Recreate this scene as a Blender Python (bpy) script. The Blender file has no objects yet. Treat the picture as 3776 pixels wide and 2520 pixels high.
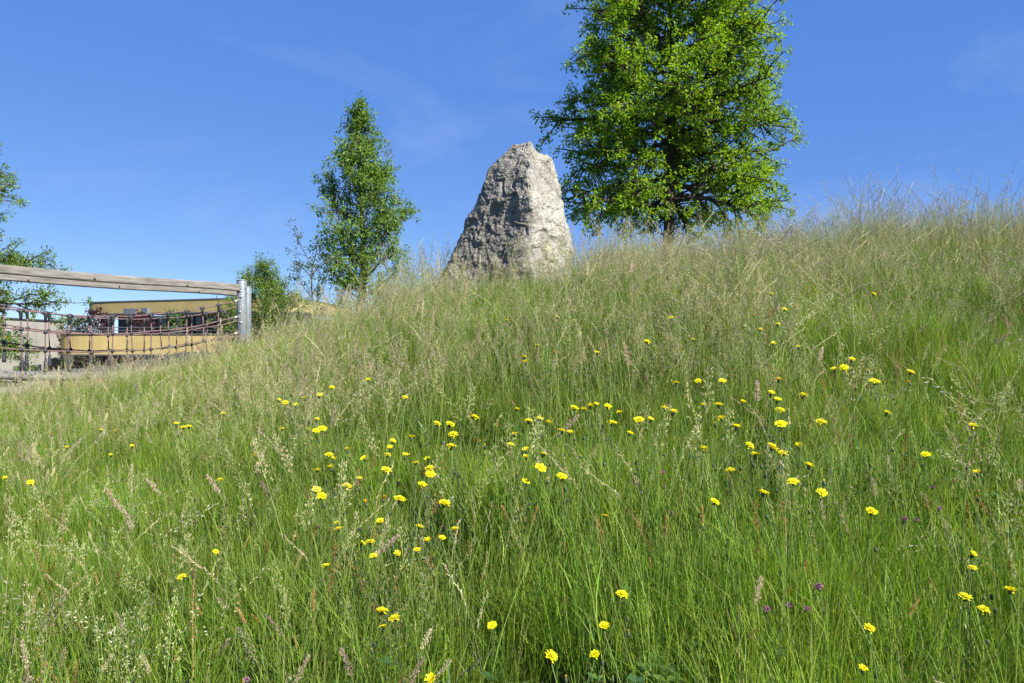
import bpy, math, random
import numpy as np
from mathutils import Vector, Matrix, noise

random.seed(7)
SC = bpy.context.scene
COL = SC.collection
EYE = 1.62                      # eye height above the ground where the photographer stands
F = 1024 * 28 / 36.0            # focal length in pixels of the 1024 wide frame

# ------------------------------------------------------------------ camera
cam = bpy.data.cameras.new('camera')
cam.lens = 28; cam.sensor_width = 36
cam.clip_start = 0.05; cam.clip_end = 6000
camo = bpy.data.objects.new('camera', cam)
camo.location = (0, 0, EYE); camo.rotation_euler = (math.radians(90), 0, 0)
COL.objects.link(camo); SC.camera = camo

# ------------------------------------------------------------------ sky, sun, exposure
TO_SUN = Vector((0.58, -0.545, 0.655)).normalized()
world = bpy.data.worlds.new('World'); SC.world = world; world.use_nodes = True
wn = world.node_tree; wn.nodes.clear()
w_out = wn.nodes.new('ShaderNodeOutputWorld'); w_bg = wn.nodes.new('ShaderNodeBackground')
sky = wn.nodes.new('ShaderNodeTexSky'); sky.sky_type = 'NISHITA'; sky.sun_disc = False
sky.sun_elevation = math.asin(TO_SUN.z); sky.sun_rotation = math.atan2(TO_SUN.x, TO_SUN.y)
sky.altitude = 2000; sky.air_density = 0.6; sky.dust_density = 0.0; sky.ozone_density = 6.0
w_bg.inputs['Strength'].default_value = 0.098
# faint wisps of high cloud all over the sky
tc = wn.nodes.new('ShaderNodeTexCoord'); mp = wn.nodes.new('ShaderNodeMapping')
mp.inputs['Scale'].default_value = (1.6, 2.2, 5.0); mp.inputs['Rotation'].default_value = (0.2, 0.35, 0.4)
nz = wn.nodes.new('ShaderNodeTexNoise'); nz.inputs['Scale'].default_value = 1.7
nz.inputs['Detail'].default_value = 7; nz.inputs['Roughness'].default_value = 0.62; nz.inputs['Distortion'].default_value = 0.7
rp = wn.nodes.new('ShaderNodeMapRange')
rp.inputs['From Min'].default_value = 0.52; rp.inputs['From Max'].default_value = 0.86
rp.inputs['To Min'].default_value = 0.0; rp.inputs['To Max'].default_value = 0.32
mx = wn.nodes.new('ShaderNodeMix'); mx.data_type = 'RGBA'
mx.inputs['B'].default_value = (2.4, 3.0, 4.3, 1)
wn.links.new(tc.outputs['Generated'], mp.inputs['Vector']); wn.links.new(mp.outputs['Vector'], nz.inputs['Vector'])
wn.links.new(nz.outputs['Fac'], rp.inputs['Value']); wn.links.new(rp.outputs['Result'], mx.inputs['Factor'])
grade = wn.nodes.new('ShaderNodeVectorMath'); grade.operation = 'MULTIPLY_ADD'      # deep clear-day blue over the whole dome
grade.inputs[1].default_value = (0.59, 0.475, 0.27); grade.inputs[2].default_value = (0.185, 0.74, 2.85)
wn.links.new(sky.outputs['Color'], grade.inputs[0])
wn.links.new(grade.outputs['Vector'], mx.inputs['A']); wn.links.new(mx.outputs['Result'], w_bg.inputs['Color'])
wn.links.new(w_bg.outputs['Background'], w_out.inputs['Surface'])
sun = bpy.data.lights.new('sun', 'SUN'); sun.energy = 5.0; sun.angle = math.radians(0.5); sun.color = (1.0, 0.955, 0.88)
suno = bpy.data.objects.new('sun', sun); COL.objects.link(suno)
suno.rotation_euler = (-TO_SUN).to_track_quat('-Z', 'Y').to_euler(); suno.location = (30, -20, 40)
vs = SC.view_settings
vs.view_transform = 'Standard'; vs.look = 'None'; vs.gamma = 1.0; vs.use_curve_mapping = False
vs.exposure = 1.12
SC.render.engine = 'CYCLES'
SC.cycles.adaptive_threshold = 0.02; SC.cycles.max_bounces = 5; SC.cycles.transparent_max_bounces = 4
SC.cycles.diffuse_bounces = 2; SC.cycles.transmission_bounces = 3; SC.cycles.glossy_bounces = 2

# ------------------------------------------------------------------ helpers
def lin(c):
    return tuple(((v / 12.92) if v <= 0.04045 else ((v + 0.055) / 1.055) ** 2.4) for v in c)

def tag(o, label=None, cat=None, group=None, kind=None):
    if label: o['label'] = label
    if cat: o['category'] = cat
    if group: o['group'] = group
    if kind: o['kind'] = kind
    return o

def empty(name, loc, rz=0.0):
    o = bpy.data.objects.new(name, None); COL.objects.link(o)
    o.location = loc; o.rotation_euler = (0, 0, rz); o.empty_display_size = 0.1
    return o

class MB:
    """collects verts, faces and a colour for each vert; builds ONE mesh"""
    def __init__(s): s.v = []; s.f = []; s.c = []
    def add(s, vs, fs, col=(1, 1, 1)):
        b = len(s.v); s.v.extend(vs); s.f.extend([tuple(i + b for i in f) for f in fs]); s.c.extend([col] * len(vs)); return s
    def box(s, cx, cy, cz, sx, sy, sz, rz=0, col=(1, 1, 1)):
        ca, sa = math.cos(rz), math.sin(rz); vs = []
        for dz in (-1, 1):
            for dx, dy in ((-1, -1), (1, -1), (1, 1), (-1, 1)):
                x, y = dx * sx / 2, dy * sy / 2
                vs.append((cx + x * ca - y * sa, cy + x * sa + y * ca, cz + dz * sz / 2))
        return s.add(vs, [(3, 2, 1, 0), (4, 5, 6, 7), (0, 1, 5, 4), (1, 2, 6, 5), (2, 3, 7, 6), (3, 0, 4, 7)], col)
    def tube(s, pts, rad, n=6, col=(1, 1, 1), cap=True):
        pts = [Vector(p) for p in pts]
        if not hasattr(rad, '__len__'): rad = [rad] * len(pts)
        rings = []; ref = None
        for i, p in enumerate(pts):
            d = (pts[min(i + 1, len(pts) - 1)] - pts[max(i - 1, 0)])
            if d.length < 1e-9: d = Vector((0, 0, 1))
            d.normalize()
            if ref is None:
                ref = d.orthogonal().normalized()
            ref = (ref - d * ref.dot(d))
            if ref.length < 1e-6: ref = d.orthogonal()
            ref.normalize(); b = d.cross(ref)
            rings.append([tuple(p + (ref * math.cos(a) + b * math.sin(a)) * rad[i]) for a in [k * 2 * math.pi / n for k in range(n)]])
        vs = [v for r in rings for v in r]; fs = []
        for i in range(len(rings) - 1):
            for k in range(n):
                a, b2 = i * n + k, i * n + (k + 1) % n
                fs.append((a, b2, b2 + n, a + n))
        if cap:
            fs.append(tuple(range(n - 1, -1, -1))); fs.append(tuple(range((len(rings) - 1) * n, len(rings) * n)))
        return s.add(vs, fs, col)
    def mesh(s, name, mat=None, smooth=False, colors=True):
        m = bpy.data.meshes.new(name); m.from_pydata(s.v, [], s.f)
        if colors:
            a = m.attributes.new('tint', 'FLOAT_COLOR', 'POINT')
            arr = np.ones((len(s.v), 4), dtype=np.float32); arr[:, :3] = np.array(s.c, dtype=np.float32)
            a.data.foreach_set('color', arr.ravel())
        if smooth: m.polygons.foreach_set('use_smooth', [True] * len(m.polygons))
        if mat: m.materials.append(mat)
        m.update(); return m
    def build(s, name, mat, parent=None, smooth=False, loc=None):
        o = bpy.data.objects.new(name, s.mesh(name, mat, smooth)); COL.objects.link(o)
        if parent is not None:
            o.parent = parent
            if parent.parent is None: o.matrix_parent_inverse = parent.matrix_basis.inverted()   # parts are modelled in world space
        return o

# ------------------------------------------------------------------ materials
def mat_base(name):
    m = bpy.data.materials.new(name); m.use_nodes = True
    nt = m.node_tree; nt.nodes.clear()
    out = nt.nodes.new('ShaderNodeOutputMaterial'); return m, nt, out

def N(nt, t, **kw):
    n = nt.nodes.new(t)
    for k, v in kw.items():
        if k in n.inputs: n.inputs[k].default_value = v
        else: setattr(n, k, v)
    return n

def leaf_mat(name, translucent=0.4, rough=0.45, spec=0.35, hue_var=0.03, val_var=0.35, patch=True, tr_tint=(1.1, 1.15, 0.55), sat=1.0):
    """plant tissue: colour from the mesh 'tint', varied for each instance and by broad patches"""
    m, nt, out = mat_base(name); L = nt.links.new
    at = N(nt, 'ShaderNodeAttribute', attribute_name='tint')
    oi = N(nt, 'ShaderNodeObjectInfo')
    hs = N(nt, 'ShaderNodeHueSaturation'); hs.inputs['Saturation'].default_value = sat
    mr = N(nt, 'ShaderNodeMapRange'); mr.inputs['To Min'].default_value = 0.5 - hue_var; mr.inputs['To Max'].default_value = 0.5 + hue_var * 0.7
    L(oi.outputs['Random'], mr.inputs['Value']); L(mr.outputs['Result'], hs.inputs['Hue'])
    wh = N(nt, 'ShaderNodeTexWhiteNoise'); wh.noise_dimensions = '1D'; L(oi.outputs['Random'], wh.inputs['W'])
    mv = N(nt, 'ShaderNodeMapRange'); mv.inputs['To Min'].default_value = 1 - val_var; mv.inputs['To Max'].default_value = 1 + val_var
    L(wh.outputs['Value'], mv.inputs['Value'])
    if patch:
        ge = N(nt, 'ShaderNodeNewGeometry'); no = N(nt, 'ShaderNodeTexNoise', Scale=0.55, Detail=3.0, Roughness=0.6)
        L(ge.outputs['Position'], no.inputs['Vector'])
        mp2 = N(nt, 'ShaderNodeMapRange'); mp2.inputs['From Min'].default_value = 0.3; mp2.inputs['From Max'].default_value = 0.7
        mp2.inputs['To Min'].default_value = 0.82; mp2.inputs['To Max'].default_value = 1.2
        L(no.outputs['Fac'], mp2.inputs['Value'])
        mu = N(nt, 'ShaderNodeMath', operation='MULTIPLY'); L(mv.outputs['Result'], mu.inputs[0]); L(mp2.outputs['Result'], mu.inputs[1])
        L(mu.outputs[0], hs.inputs['Value'])
    else:
        L(mv.outputs['Result'], hs.inputs['Value'])
    L(at.outputs['Color'], hs.inputs['Color'])
    pb = N(nt, 'ShaderNodeBsdfPrincipled', Roughness=rough); pb.inputs['Specular IOR Level'].default_value = spec
    L(hs.outputs['Color'], pb.inputs['Base Color'])
    tr = N(nt, 'ShaderNodeBsdfTranslucent')
    mm = N(nt, 'ShaderNodeMix', data_type='RGBA', blend_type='MULTIPLY'); mm.inputs['Factor'].default_value = 1.0
    mm.inputs['B'].default_value = (*tr_tint, 1)
    L(hs.outputs['Color'], mm.inputs['A']); L(mm.outputs['Result'], tr.inputs['Color'])
    ms = N(nt, 'ShaderNodeMixShader'); ms.inputs['Fac'].default_value = translucent
    L(pb.outputs['BSDF'], ms.inputs[1]); L(tr.outputs['BSDF'], ms.inputs[2]); L(ms.outputs['Shader'], out.inputs['Surface'])
    return m

def rough_mat(name, c1, c2, scale=6, rough=0.8, bump=0.3, bscale=None, stretch=(1, 1, 1), spec=0.3, metal=0.0, detail=6, dist=0.01, turn=0.0):
    """two colours mottled by noise in object space, with a fine bump"""
    m, nt, out = mat_base(name); L = nt.links.new
    tcn = N(nt, 'ShaderNodeTexCoord'); mpn = N(nt, 'ShaderNodeMapping'); mpn.inputs['Scale'].default_value = stretch
    if turn:
        vr = N(nt, 'ShaderNodeVectorRotate', rotation_type='Z_AXIS'); vr.inputs['Angle'].default_value = turn
        L(tcn.outputs['Object'], vr.inputs['Vector']); L(vr.outputs['Vector'], mpn.inputs['Vector'])
    else: L(tcn.outputs['Object'], mpn.inputs['Vector'])
    n1 = N(nt, 'ShaderNodeTexNoise', Scale=scale, Detail=detail, Roughness=0.62); L(mpn.outputs['Vector'], n1.inputs['Vector'])
    cr = N(nt, 'ShaderNodeValToRGB'); cr.color_ramp.elements[0].position = 0.32; cr.color_ramp.elements[1].position = 0.68
    cr.color_ramp.elements[0].color = (*c1, 1); cr.color_ramp.elements[1].color = (*c2, 1)
    L(n1.outputs['Fac'], cr.inputs['Fac'])
    pb = N(nt, 'ShaderNodeBsdfPrincipled', Roughness=rough, Metallic=metal); pb.inputs['Specular IOR Level'].default_value = spec
    L(cr.outputs['Color'], pb.inputs['Base Color'])
    n2 = N(nt, 'ShaderNodeTexNoise', Scale=bscale or scale * 6, Detail=5.0, Roughness=0.6); L(mpn.outputs['Vector'], n2.inputs['Vector'])
    bm = N(nt, 'ShaderNodeBump', Strength=bump, Distance=dist); L(n2.outputs['Fac'], bm.inputs['Height']); L(bm.outputs['Normal'], pb.inputs['Normal'])
    L(pb.outputs['BSDF'], out.inputs['Surface'])
    return m

M = {}
M['grass'] = leaf_mat('grass_blades', 0.45, 0.42, 0.4, 0.012, 0.14)
M['head'] = leaf_mat('grass_heads', 0.42, 0.55, 0.3, 0.012, 0.12, tr_tint=(1.05, 1.0, 0.85))
M['herb'] = leaf_mat('herb_leaves', 0.35, 0.45, 0.4, 0.04, 0.3)
M['oak'] = leaf_mat('oak_leaves', 0.52, 0.45, 0.35, 0.0, 0.0, patch=False, tr_tint=(1.35, 1.4, 0.4))
M['cherry'] = leaf_mat('cherry_leaves', 0.46, 0.48, 0.35, 0.0, 0.0, patch=False, tr_tint=(1.3, 1.35, 0.5))
M['bushleaf'] = leaf_mat('bush_leaves', 0.45, 0.42, 0.4, 0.0, 0.0, patch=False, tr_tint=(1.3, 1.35, 0.5))
M['petal'] = leaf_mat('petals', 0.3, 0.5, 0.2, 0.008, 0.1, patch=False, tr_tint=(1.0, 0.95, 0.6))
M['stem'] = leaf_mat('flower_stems', 0.15, 0.5, 0.3, 0.02, 0.2, patch=False)
M['soil'] = rough_mat('meadow_ground', (0.045, 0.050, 0.018), (0.085, 0.095, 0.03), 3.0, 0.95, 0.6, 25, spec=0.1, dist=0.03)
M['bark'] = rough_mat('bark', (0.035, 0.028, 0.022), (0.10, 0.085, 0.068), 9, 0.9, 0.9, 30, (1, 1, 0.25), spec=0.15, dist=0.02)
M['bark2'] = rough_mat('young_bark', (0.07, 0.055, 0.042), (0.17, 0.14, 0.11), 14, 0.8, 0.6, 40, (1, 1, 0.6), spec=0.2)
RAIL_AZ = math.atan2(-0.888, -0.461)
M['wood'] = rough_mat('weathered_timber', (0.115, 0.105, 0.092), (0.27, 0.252, 0.225), 5, 0.9, 0.9, 16, (0.5, 5.0, 5.0), spec=0.2, turn=-RAIL_AZ)
M['wood2'] = rough_mat('weathered_deck', (0.11, 0.105, 0.095), (0.24, 0.23, 0.21), 5, 0.85, 0.6, 16, (5.0, 0.5, 5.0), spec=0.2, turn=-RAIL_AZ)
M['galv'] = rough_mat('galvanised_steel', (0.17, 0.195, 0.215), (0.27, 0.30, 0.325), 7, 0.55, 0.04, 60, spec=0.4, metal=0.35)
M['rope'] = rough_mat('rope', (0.125, 0.072, 0.072), (0.225, 0.14, 0.135), 30, 0.9, 0.6, 220, spec=0.15, dist=0.004)
M['rubber'] = rough_mat('black_plastic', (0.018, 0.018, 0.022), (0.045, 0.045, 0.05), 20, 0.5, 0.1, 80, spec=0.4)
M['chrome'] = rough_mat('bright_steel', (0.6, 0.6, 0.6), (0.75, 0.75, 0.75), 20, 0.3, 0.05, 80, metal=0.8)
M['stucco'] = rough_mat('yellow_stucco', (0.34, 0.265, 0.105), (0.42, 0.335, 0.145), 0.8, 0.95, 0.6, 14, spec=0.15, dist=0.02)
M['concrete'] = rough_mat('pale_concrete', (0.32, 0.305, 0.265), (0.41, 0.39, 0.34), 0.9, 0.9, 0.3, 20, spec=0.15, dist=0.02)
M['coping'] = rough_mat('dark_sheet_metal', (0.07, 0.075, 0.085), (0.11, 0.115, 0.125), 2, 0.45, 0.05, 20, spec=0.5)
M['greypanel'] = rough_mat('grey_panel', (0.115, 0.13, 0.15), (0.15, 0.165, 0.185), 1.0, 0.6, 0.05, 20)
M['frame'] = rough_mat('window_frame', (0.09, 0.095, 0.10), (0.13, 0.135, 0.14), 4, 0.5, 0.02, 20)
M['steel'] = rough_mat('painted_rail', (0.09, 0.10, 0.11), (0.13, 0.14, 0.15), 4, 0.45, 0.02, 20, metal=0.3)

def glass():
    m, nt, out = mat_base('window_glass')
    pb = N(nt, 'ShaderNodeBsdfPrincipled', Roughness=0.06); pb.inputs['Base Color'].default_value = (0.03, 0.038, 0.048, 1)
    pb.inputs['Specular IOR Level'].default_value = 0.6
    nt.links.new(pb.outputs['BSDF'], out.inputs['Surface']); return m
M['glass'] = glass()

# ------------------------------------------------------------------ terrain
def ground_rel(x, y):
    """height of the ground relative to the eye"""
    xs = 40 * math.tanh(x / 40.0)
    h = -1.62 + 0.294 * y + 0.16 * xs - 0.10 * xs * xs / math.sqrt(0.6 * xs * xs + y * y + 1.0) - 0.00926 * y * y
    t = min(1.0, max(0.0, (-x / (abs(y) + 1.0) - 0.02) / 0.37)); q = min(1.0, max(0.0, (-x / (abs(y) + 1.0) - 0.40) / 0.2)); h -= 0.030 * min(max(y, 0.0), 22.0) * t * t * (3 - 2 * t) * (1 - 0.5 * q)
    t = min(1.0, max(0.0, (x / (abs(y) + 1.0) - 0.15) / 0.4)); h -= 0.018 * min(max(y, 0.0), 22.0) * t
    h = max(h, -60)
    h += 0.05 * noise.noise(Vector((x * 0.35, y * 0.35, 3.1))) + 0.02 * noise.noise(Vector((x * 1.1, y * 1.1, 8.3)))
    v = -4.2 + 0.0 * x
    d = h - v
    return 0.5 * (h + v + math.sqrt(d * d + 0.3))
def GZ(x, y): return ground_rel(x, y) + EYE

def axis(n, near, far):
    t = np.linspace(-1, 1, n); k = 7.6
    return np.sinh(t * k) / math.sinh(k) * far
ax = axis(240, 0.2, 2500.0); ay = axis(240, 0.2, 2500.0) + 6.0
gv = [(float(x), float(y), GZ(float(x), float(y))) for y in ay for x in ax]
gf = [(j * 240 + i, j * 240 + i + 1, (j + 1) * 240 + i + 1, (j + 1) * 240 + i) for j in range(239) for i in range(239)]
gm = bpy.data.meshes.new('ground'); gm.from_pydata(gv, [], gf); gm.materials.append(M['soil'])
gm.polygons.foreach_set('use_smooth', [True] * len(gm.polygons))
go = bpy.data.objects.new('ground', gm); COL.objects.link(go)
tag(go, kind='structure')

# surveyed directions: u = right, v = up, both per metre of depth (photo measured on a 2350 x 1568 copy)
def UV(px, py): return ((px * 1024 / 2350.0 - 512) / F, (341.5 - py * 683 / 1568.0) / F)

# ------------------------------------------------------------------ standing stone
def make_stone():
    D = 10.5
    def cv(zx, zy):
        return (((1500 + zx / 2.34) * 0.271186 - 512) / F * D, (341.5 - (480 + zy / 2.34) * 0.271032) / F * D + EYE)
    rows = [(88, 975, 1050), (95, 930, 1075), (110, 895, 1090), (150, 868, 1112), (182, 838, 1160), (205, 795, 1222), (245, 738, 1262),
            (290, 702, 1282), (350, 680, 1298), (420, 660, 1316), (480, 640, 1332), (580, 600, 1358), (690, 542, 1380), (790, 492, 1402),
            (930, 432, 1432), (1040, 380, 1448), (1150, 322, 1450), (1260, 262, 1446), (1430, 180, 1436), (1650, 90, 1425)]
    prof = []
    for zy, l, r in rows:
        xl, z = cv(l, zy); xr, _ = cv(r, zy); xm, _ = cv(min(max(1062 - 0.03 * max(0, zy - 800), l + 0.35 * (r - l)), r), zy)
        prof.append((z, xl, xr, xm))
    prof = prof[::-1]
    zs = np.array([p[0] for p in prof]); XL = np.array([p[1] for p in prof]); XR = np.array([p[2] for p in prof]); XM = np.array([p[3] for p in prof])
    z0, z1 = zs[0], zs[-1]
    NA, NH = 340, 330
    tt = np.linspace(0, 1, NH); hz = z0 + (z1 - z0) * (1 - (1 - tt) ** 1.25)
    verts = []; faces = []
    def cat(p0, p1, p2, p3, t):
        return 0.5 * ((2 * p1) + (-p0 + p2) * t + (2 * p0 - 5 * p1 + 4 * p2 - p3) * t * t + (-p0 + 3 * p1 - 3 * p2 + p3) * t ** 3)
    base = np.zeros((NH, NA, 3))
    for j, z in enumerate(hz):
        xl = np.interp(z, zs, XL); xr = np.interp(z, zs, XR); xm = np.interp(z, zs, XM) + 0.05 * noise.noise(Vector((z * 2.1, 4.0, 1.0))) + 0.02 * noise.noise(Vector((z * 7.0, 9.0, 1.0))); w = xr - xl
        f = min(0.70, 0.57 * w) * (0.95 - 0.35 * max(0.0, min(1.0, (z - (z1 - 0.55)) / 0.5))); b = min(0.65, 0.5 * w)
        ctrl = np.array([(xl, 0.12 * f), (xl + 0.20 * (xm - xl), -0.20 * f), (xl + 0.62 * (xm - xl), -0.64 * f), (xm, -0.97 * f),
                         (xm + 0.55 * (xr - xm), -0.54 * f), (xr - 0.01 * w, -0.12 * f), (xr - 0.06 * w, 0.5 * b), (xr - 0.35 * w, b), (xl + 0.3 * w, b), (xl + 0.06 * w, 0.6 * b)])
        n = len(ctrl)
        ring = []
        for k in range(n * 12):
            i = k // 12; t = (k % 12) / 12.0
            ring.append(cat(ctrl[(i - 1) % n], ctrl[i], ctrl[(i + 1) % n], ctrl[(i + 2) % n], t))
        ring.append(ring[0]); ring = np.array(ring)
        acc = np.concatenate([[0], np.cumsum(np.linalg.norm(np.diff(ring, axis=0), axis=1))]); tgt = np.arange(NA) / NA * acc[-1]
        base[j, :, 0] = np.interp(tgt, acc, ring[:, 0]); base[j, :, 1] = np.interp(tgt, acc, ring[:, 1]); base[j, :, 2] = z
    # normals and displacement
    du = np.roll(base, -1, 1) - np.roll(base, 1, 1)
    dv = np.gradient(base, axis=0)
    nn = np.cross(du, dv); nn /= (np.linalg.norm(nn, axis=2, keepdims=True) + 1e-9)
    for j in range(NH):
        for k in range(NA):
            p = Vector(base[j, k]); q = p + Vector((3.3, 1.7, 9.2))
            wq = q + Vector((noise.noise(q * 4 + Vector((7, 0, 0))), noise.noise(q * 4 + Vector((0, 7, 0))), noise.noise(q * 4 + Vector((0, 0, 7))))) * 0.16
            lump = 0.5 + 0.5 * noise.noise(q * 1.6 + Vector((11, 5, 2)))
            d = 0.050 * noise.fractal(q * 2.0, 1.0, 2.1, 5)
            d += 0.060 * (noise.ridged_multi_fractal(wq * 2.3, 0.9, 2.2, 5, 0.9, 2.0) - 0.9) * 0.5
            # slabby bedding: broken ledges leaning to the right
            bed = noise.noise(Vector((wq.x * 2.0 + wq.z * 1.0, wq.y * 2.0, wq.z * 7.0 - wq.x * 3.0)))
            d += 0.018 * (1 if bed > 0.12 else -1 if bed < -0.25 else 0) * lump
            vd, vp = noise.voronoi(wq * 9.0)
            d += 0.030 * max(-0.2, 0.42 - vd[0]) * lump
            vd2, vp2 = noise.voronoi(wq * 24.0)
            d += 0.013 * (0.45 - vd2[0]) * (1.2 - lump)
            d += 0.020 * noise.turbulence(wq * 13.0, 4, True) - 0.010 + 0.016 * (noise.turbulence(q * 34.0, 3, True) - 0.4)
            pit = noise.noise(wq * 6.5 + Vector((31, 2, 9)))
            if pit > 0.34: d -= 0.038 * min(1.0, (pit - 0.34) / 0.22)
            crk = abs(noise.noise(Vector((wq.x * 2.4, wq.y * 2.4, wq.z * 1.5)) + Vector((4, 44, 4))))
            if crk < 0.035: d -= 0.030 * (1 - crk / 0.035)
            # a ledge low on the bright face
            base[j, k] += nn[j, k] * (0.72 * d - 0.018)
    verts = [tuple(p) for p in base.reshape(-1, 3)]
    for j in range(NH - 1):
        for k in range(NA):
            a, b2 = j * NA + k, j * NA + (k + 1) % NA
            faces.append((a, b2, b2 + NA, a + NA))
    top = len(verts); c = base[-1].mean(0); verts.append((c[0], c[1], c[2] + 0.01))
    for k in range(NA): faces.append(((NH - 1) * NA + k, (NH - 1) * NA + (k + 1) % NA, top))
    verts = [(x, y + D + 0.1, z) for x, y, z in verts]
    m = bpy.data.meshes.new('standing_stone'); m.from_pydata(verts, [], faces)
    m.polygons.foreach_set('use_smooth', [True] * len(m.polygons))
    # material: pale conglomerate, grey-brown and black lichen crusts, ochre lichen
    mt, nt, out = mat_base('lichened_limestone'); L = nt.links.new
    g = N(nt, 'ShaderNodeNewGeometry'); pos = g.outputs['Position']
    def nz2(scale, det=6.0, ro=0.65, off=(0, 0, 0)):
        a = N(nt, 'ShaderNodeMapping'); a.inputs['Location'].default_value = off; L(pos, a.inputs['Vector'])
        b = N(nt, 'ShaderNodeTexNoise', Scale=scale, Detail=det, Roughness=ro); L(a.outputs['Vector'], b.inputs['Vector']); return b.outputs['Fac']
    def ramp(v, lo, hi):
        r = N(nt, 'ShaderNodeMapRange', interpolation_type='SMOOTHSTEP'); r.inputs['From Min'].default_value = lo; r.inputs['From Max'].default_value = hi; L(v, r.inputs['Value']); return r.outputs['Result']
    def mixc(fac, a, b, mode='MIX'):
        x = N(nt, 'ShaderNodeMix', data_type='RGBA', blend_type=mode)
        if isinstance(fac, float): x.inputs['Factor'].default_value = fac
        else: L(fac, x.inputs['Factor'])
        for s, v in (('A', a), ('B', b)):
            if isinstance(v, tuple): x.inputs[s].default_value = (*v, 1)
            else: L(v, x.inputs[s])
        return x.outputs['Result']
    def mth(op, a, b):
        x = N(nt, 'ShaderNodeMath', operation=op)
        for i, v in ((0, a), (1, b)):
            if isinstance(v, (int, float)): x.inputs[i].default_value = v
            else: L(v, x.inputs[i])
        return x.outputs[0]
    vo = N(nt, 'ShaderNodeTexVoronoi', Scale=26.0); L(pos, vo.inputs['Vector'])
    sep = N(nt, 'ShaderNodeSeparateXYZ'); L(pos, sep.inputs[0])
    c0 = mixc(ramp(nz2(5), 0.35, 0.65), (0.28, 0.265, 0.225), (0.43, 0.41, 0.36))
    c0 = mixc(mth('MULTIPLY', ramp(nz2(30, 4.0, 0.7, (2, 1, 0)), 0.5, 0.7), 0.55), c0, (0.53, 0.515, 0.465))
    pebb = mth('MULTIPLY', ramp(vo.outputs['Distance'], 0.55, 0.2), 0.35)
    c0 = mixc(pebb, c0, (0.45, 0.43, 0.38))
    # lichen crust is denser towards the left and over the crown of the stone
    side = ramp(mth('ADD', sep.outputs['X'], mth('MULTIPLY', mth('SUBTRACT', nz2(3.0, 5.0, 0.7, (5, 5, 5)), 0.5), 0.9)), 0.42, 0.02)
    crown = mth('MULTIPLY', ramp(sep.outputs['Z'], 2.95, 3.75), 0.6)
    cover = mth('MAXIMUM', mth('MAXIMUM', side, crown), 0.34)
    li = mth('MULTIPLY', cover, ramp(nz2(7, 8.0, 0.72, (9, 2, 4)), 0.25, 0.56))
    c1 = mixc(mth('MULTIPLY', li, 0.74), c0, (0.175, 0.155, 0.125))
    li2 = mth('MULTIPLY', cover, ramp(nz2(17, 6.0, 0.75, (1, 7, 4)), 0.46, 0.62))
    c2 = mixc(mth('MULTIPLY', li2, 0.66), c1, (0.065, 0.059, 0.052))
    oc = mth('MULTIPLY', ramp(nz2(4.5, 7.0, 0.75, (3, 3, 1)), 0.52, 0.72), ramp(sep.outputs['X'], 0.0, 0.35))
    c3 = mixc(mth('MULTIPLY', oc, 0.65), c2, (0.42, 0.37, 0.13))
    rd = mth('MULTIPLY', ramp(nz2(9, 5.0, 0.7, (8, 8, 8)), 0.66, 0.76), 0.5)
    c4 = mixc(rd, c3, (0.36, 0.16, 0.09))
    wht = mth('MULTIPLY', mth('MULTIPLY', ramp(sep.outputs['X'], 0.2, 0.5), ramp(sep.outputs['Z'], 2.9, 2.4)), ramp(nz2(8, 6.0, 0.7, (4, 0, 2)), 0.45, 0.62))
    c5 = mixc(mth('MULTIPLY', wht, 0.5), c4, (0.56, 0.55, 0.49))
    pb = N(nt, 'ShaderNodeBsdfPrincipled', Roughness=0.9); pb.inputs['Specular IOR Level'].default_value = 0.2
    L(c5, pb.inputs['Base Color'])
    bm = N(nt, 'ShaderNodeBump', Strength=0.9, Distance=0.02)
    L(mth('ADD', nz2(45, 6.0, 0.7), mth('MULTIPLY', vo.outputs['Distance'], -0.6)), bm.inputs['Height']); L(bm.outputs['Normal'], pb.inputs['Normal'])
    L(pb.outputs['BSDF'], out.inputs['Surface'])
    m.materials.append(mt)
    o = bpy.data.objects.new('standing_stone', m); COL.objects.link(o)
    tag(o, 'tall tapering grey standing stone with lichen rising from the long grass', 'standing stone')
make_stone()

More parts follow.
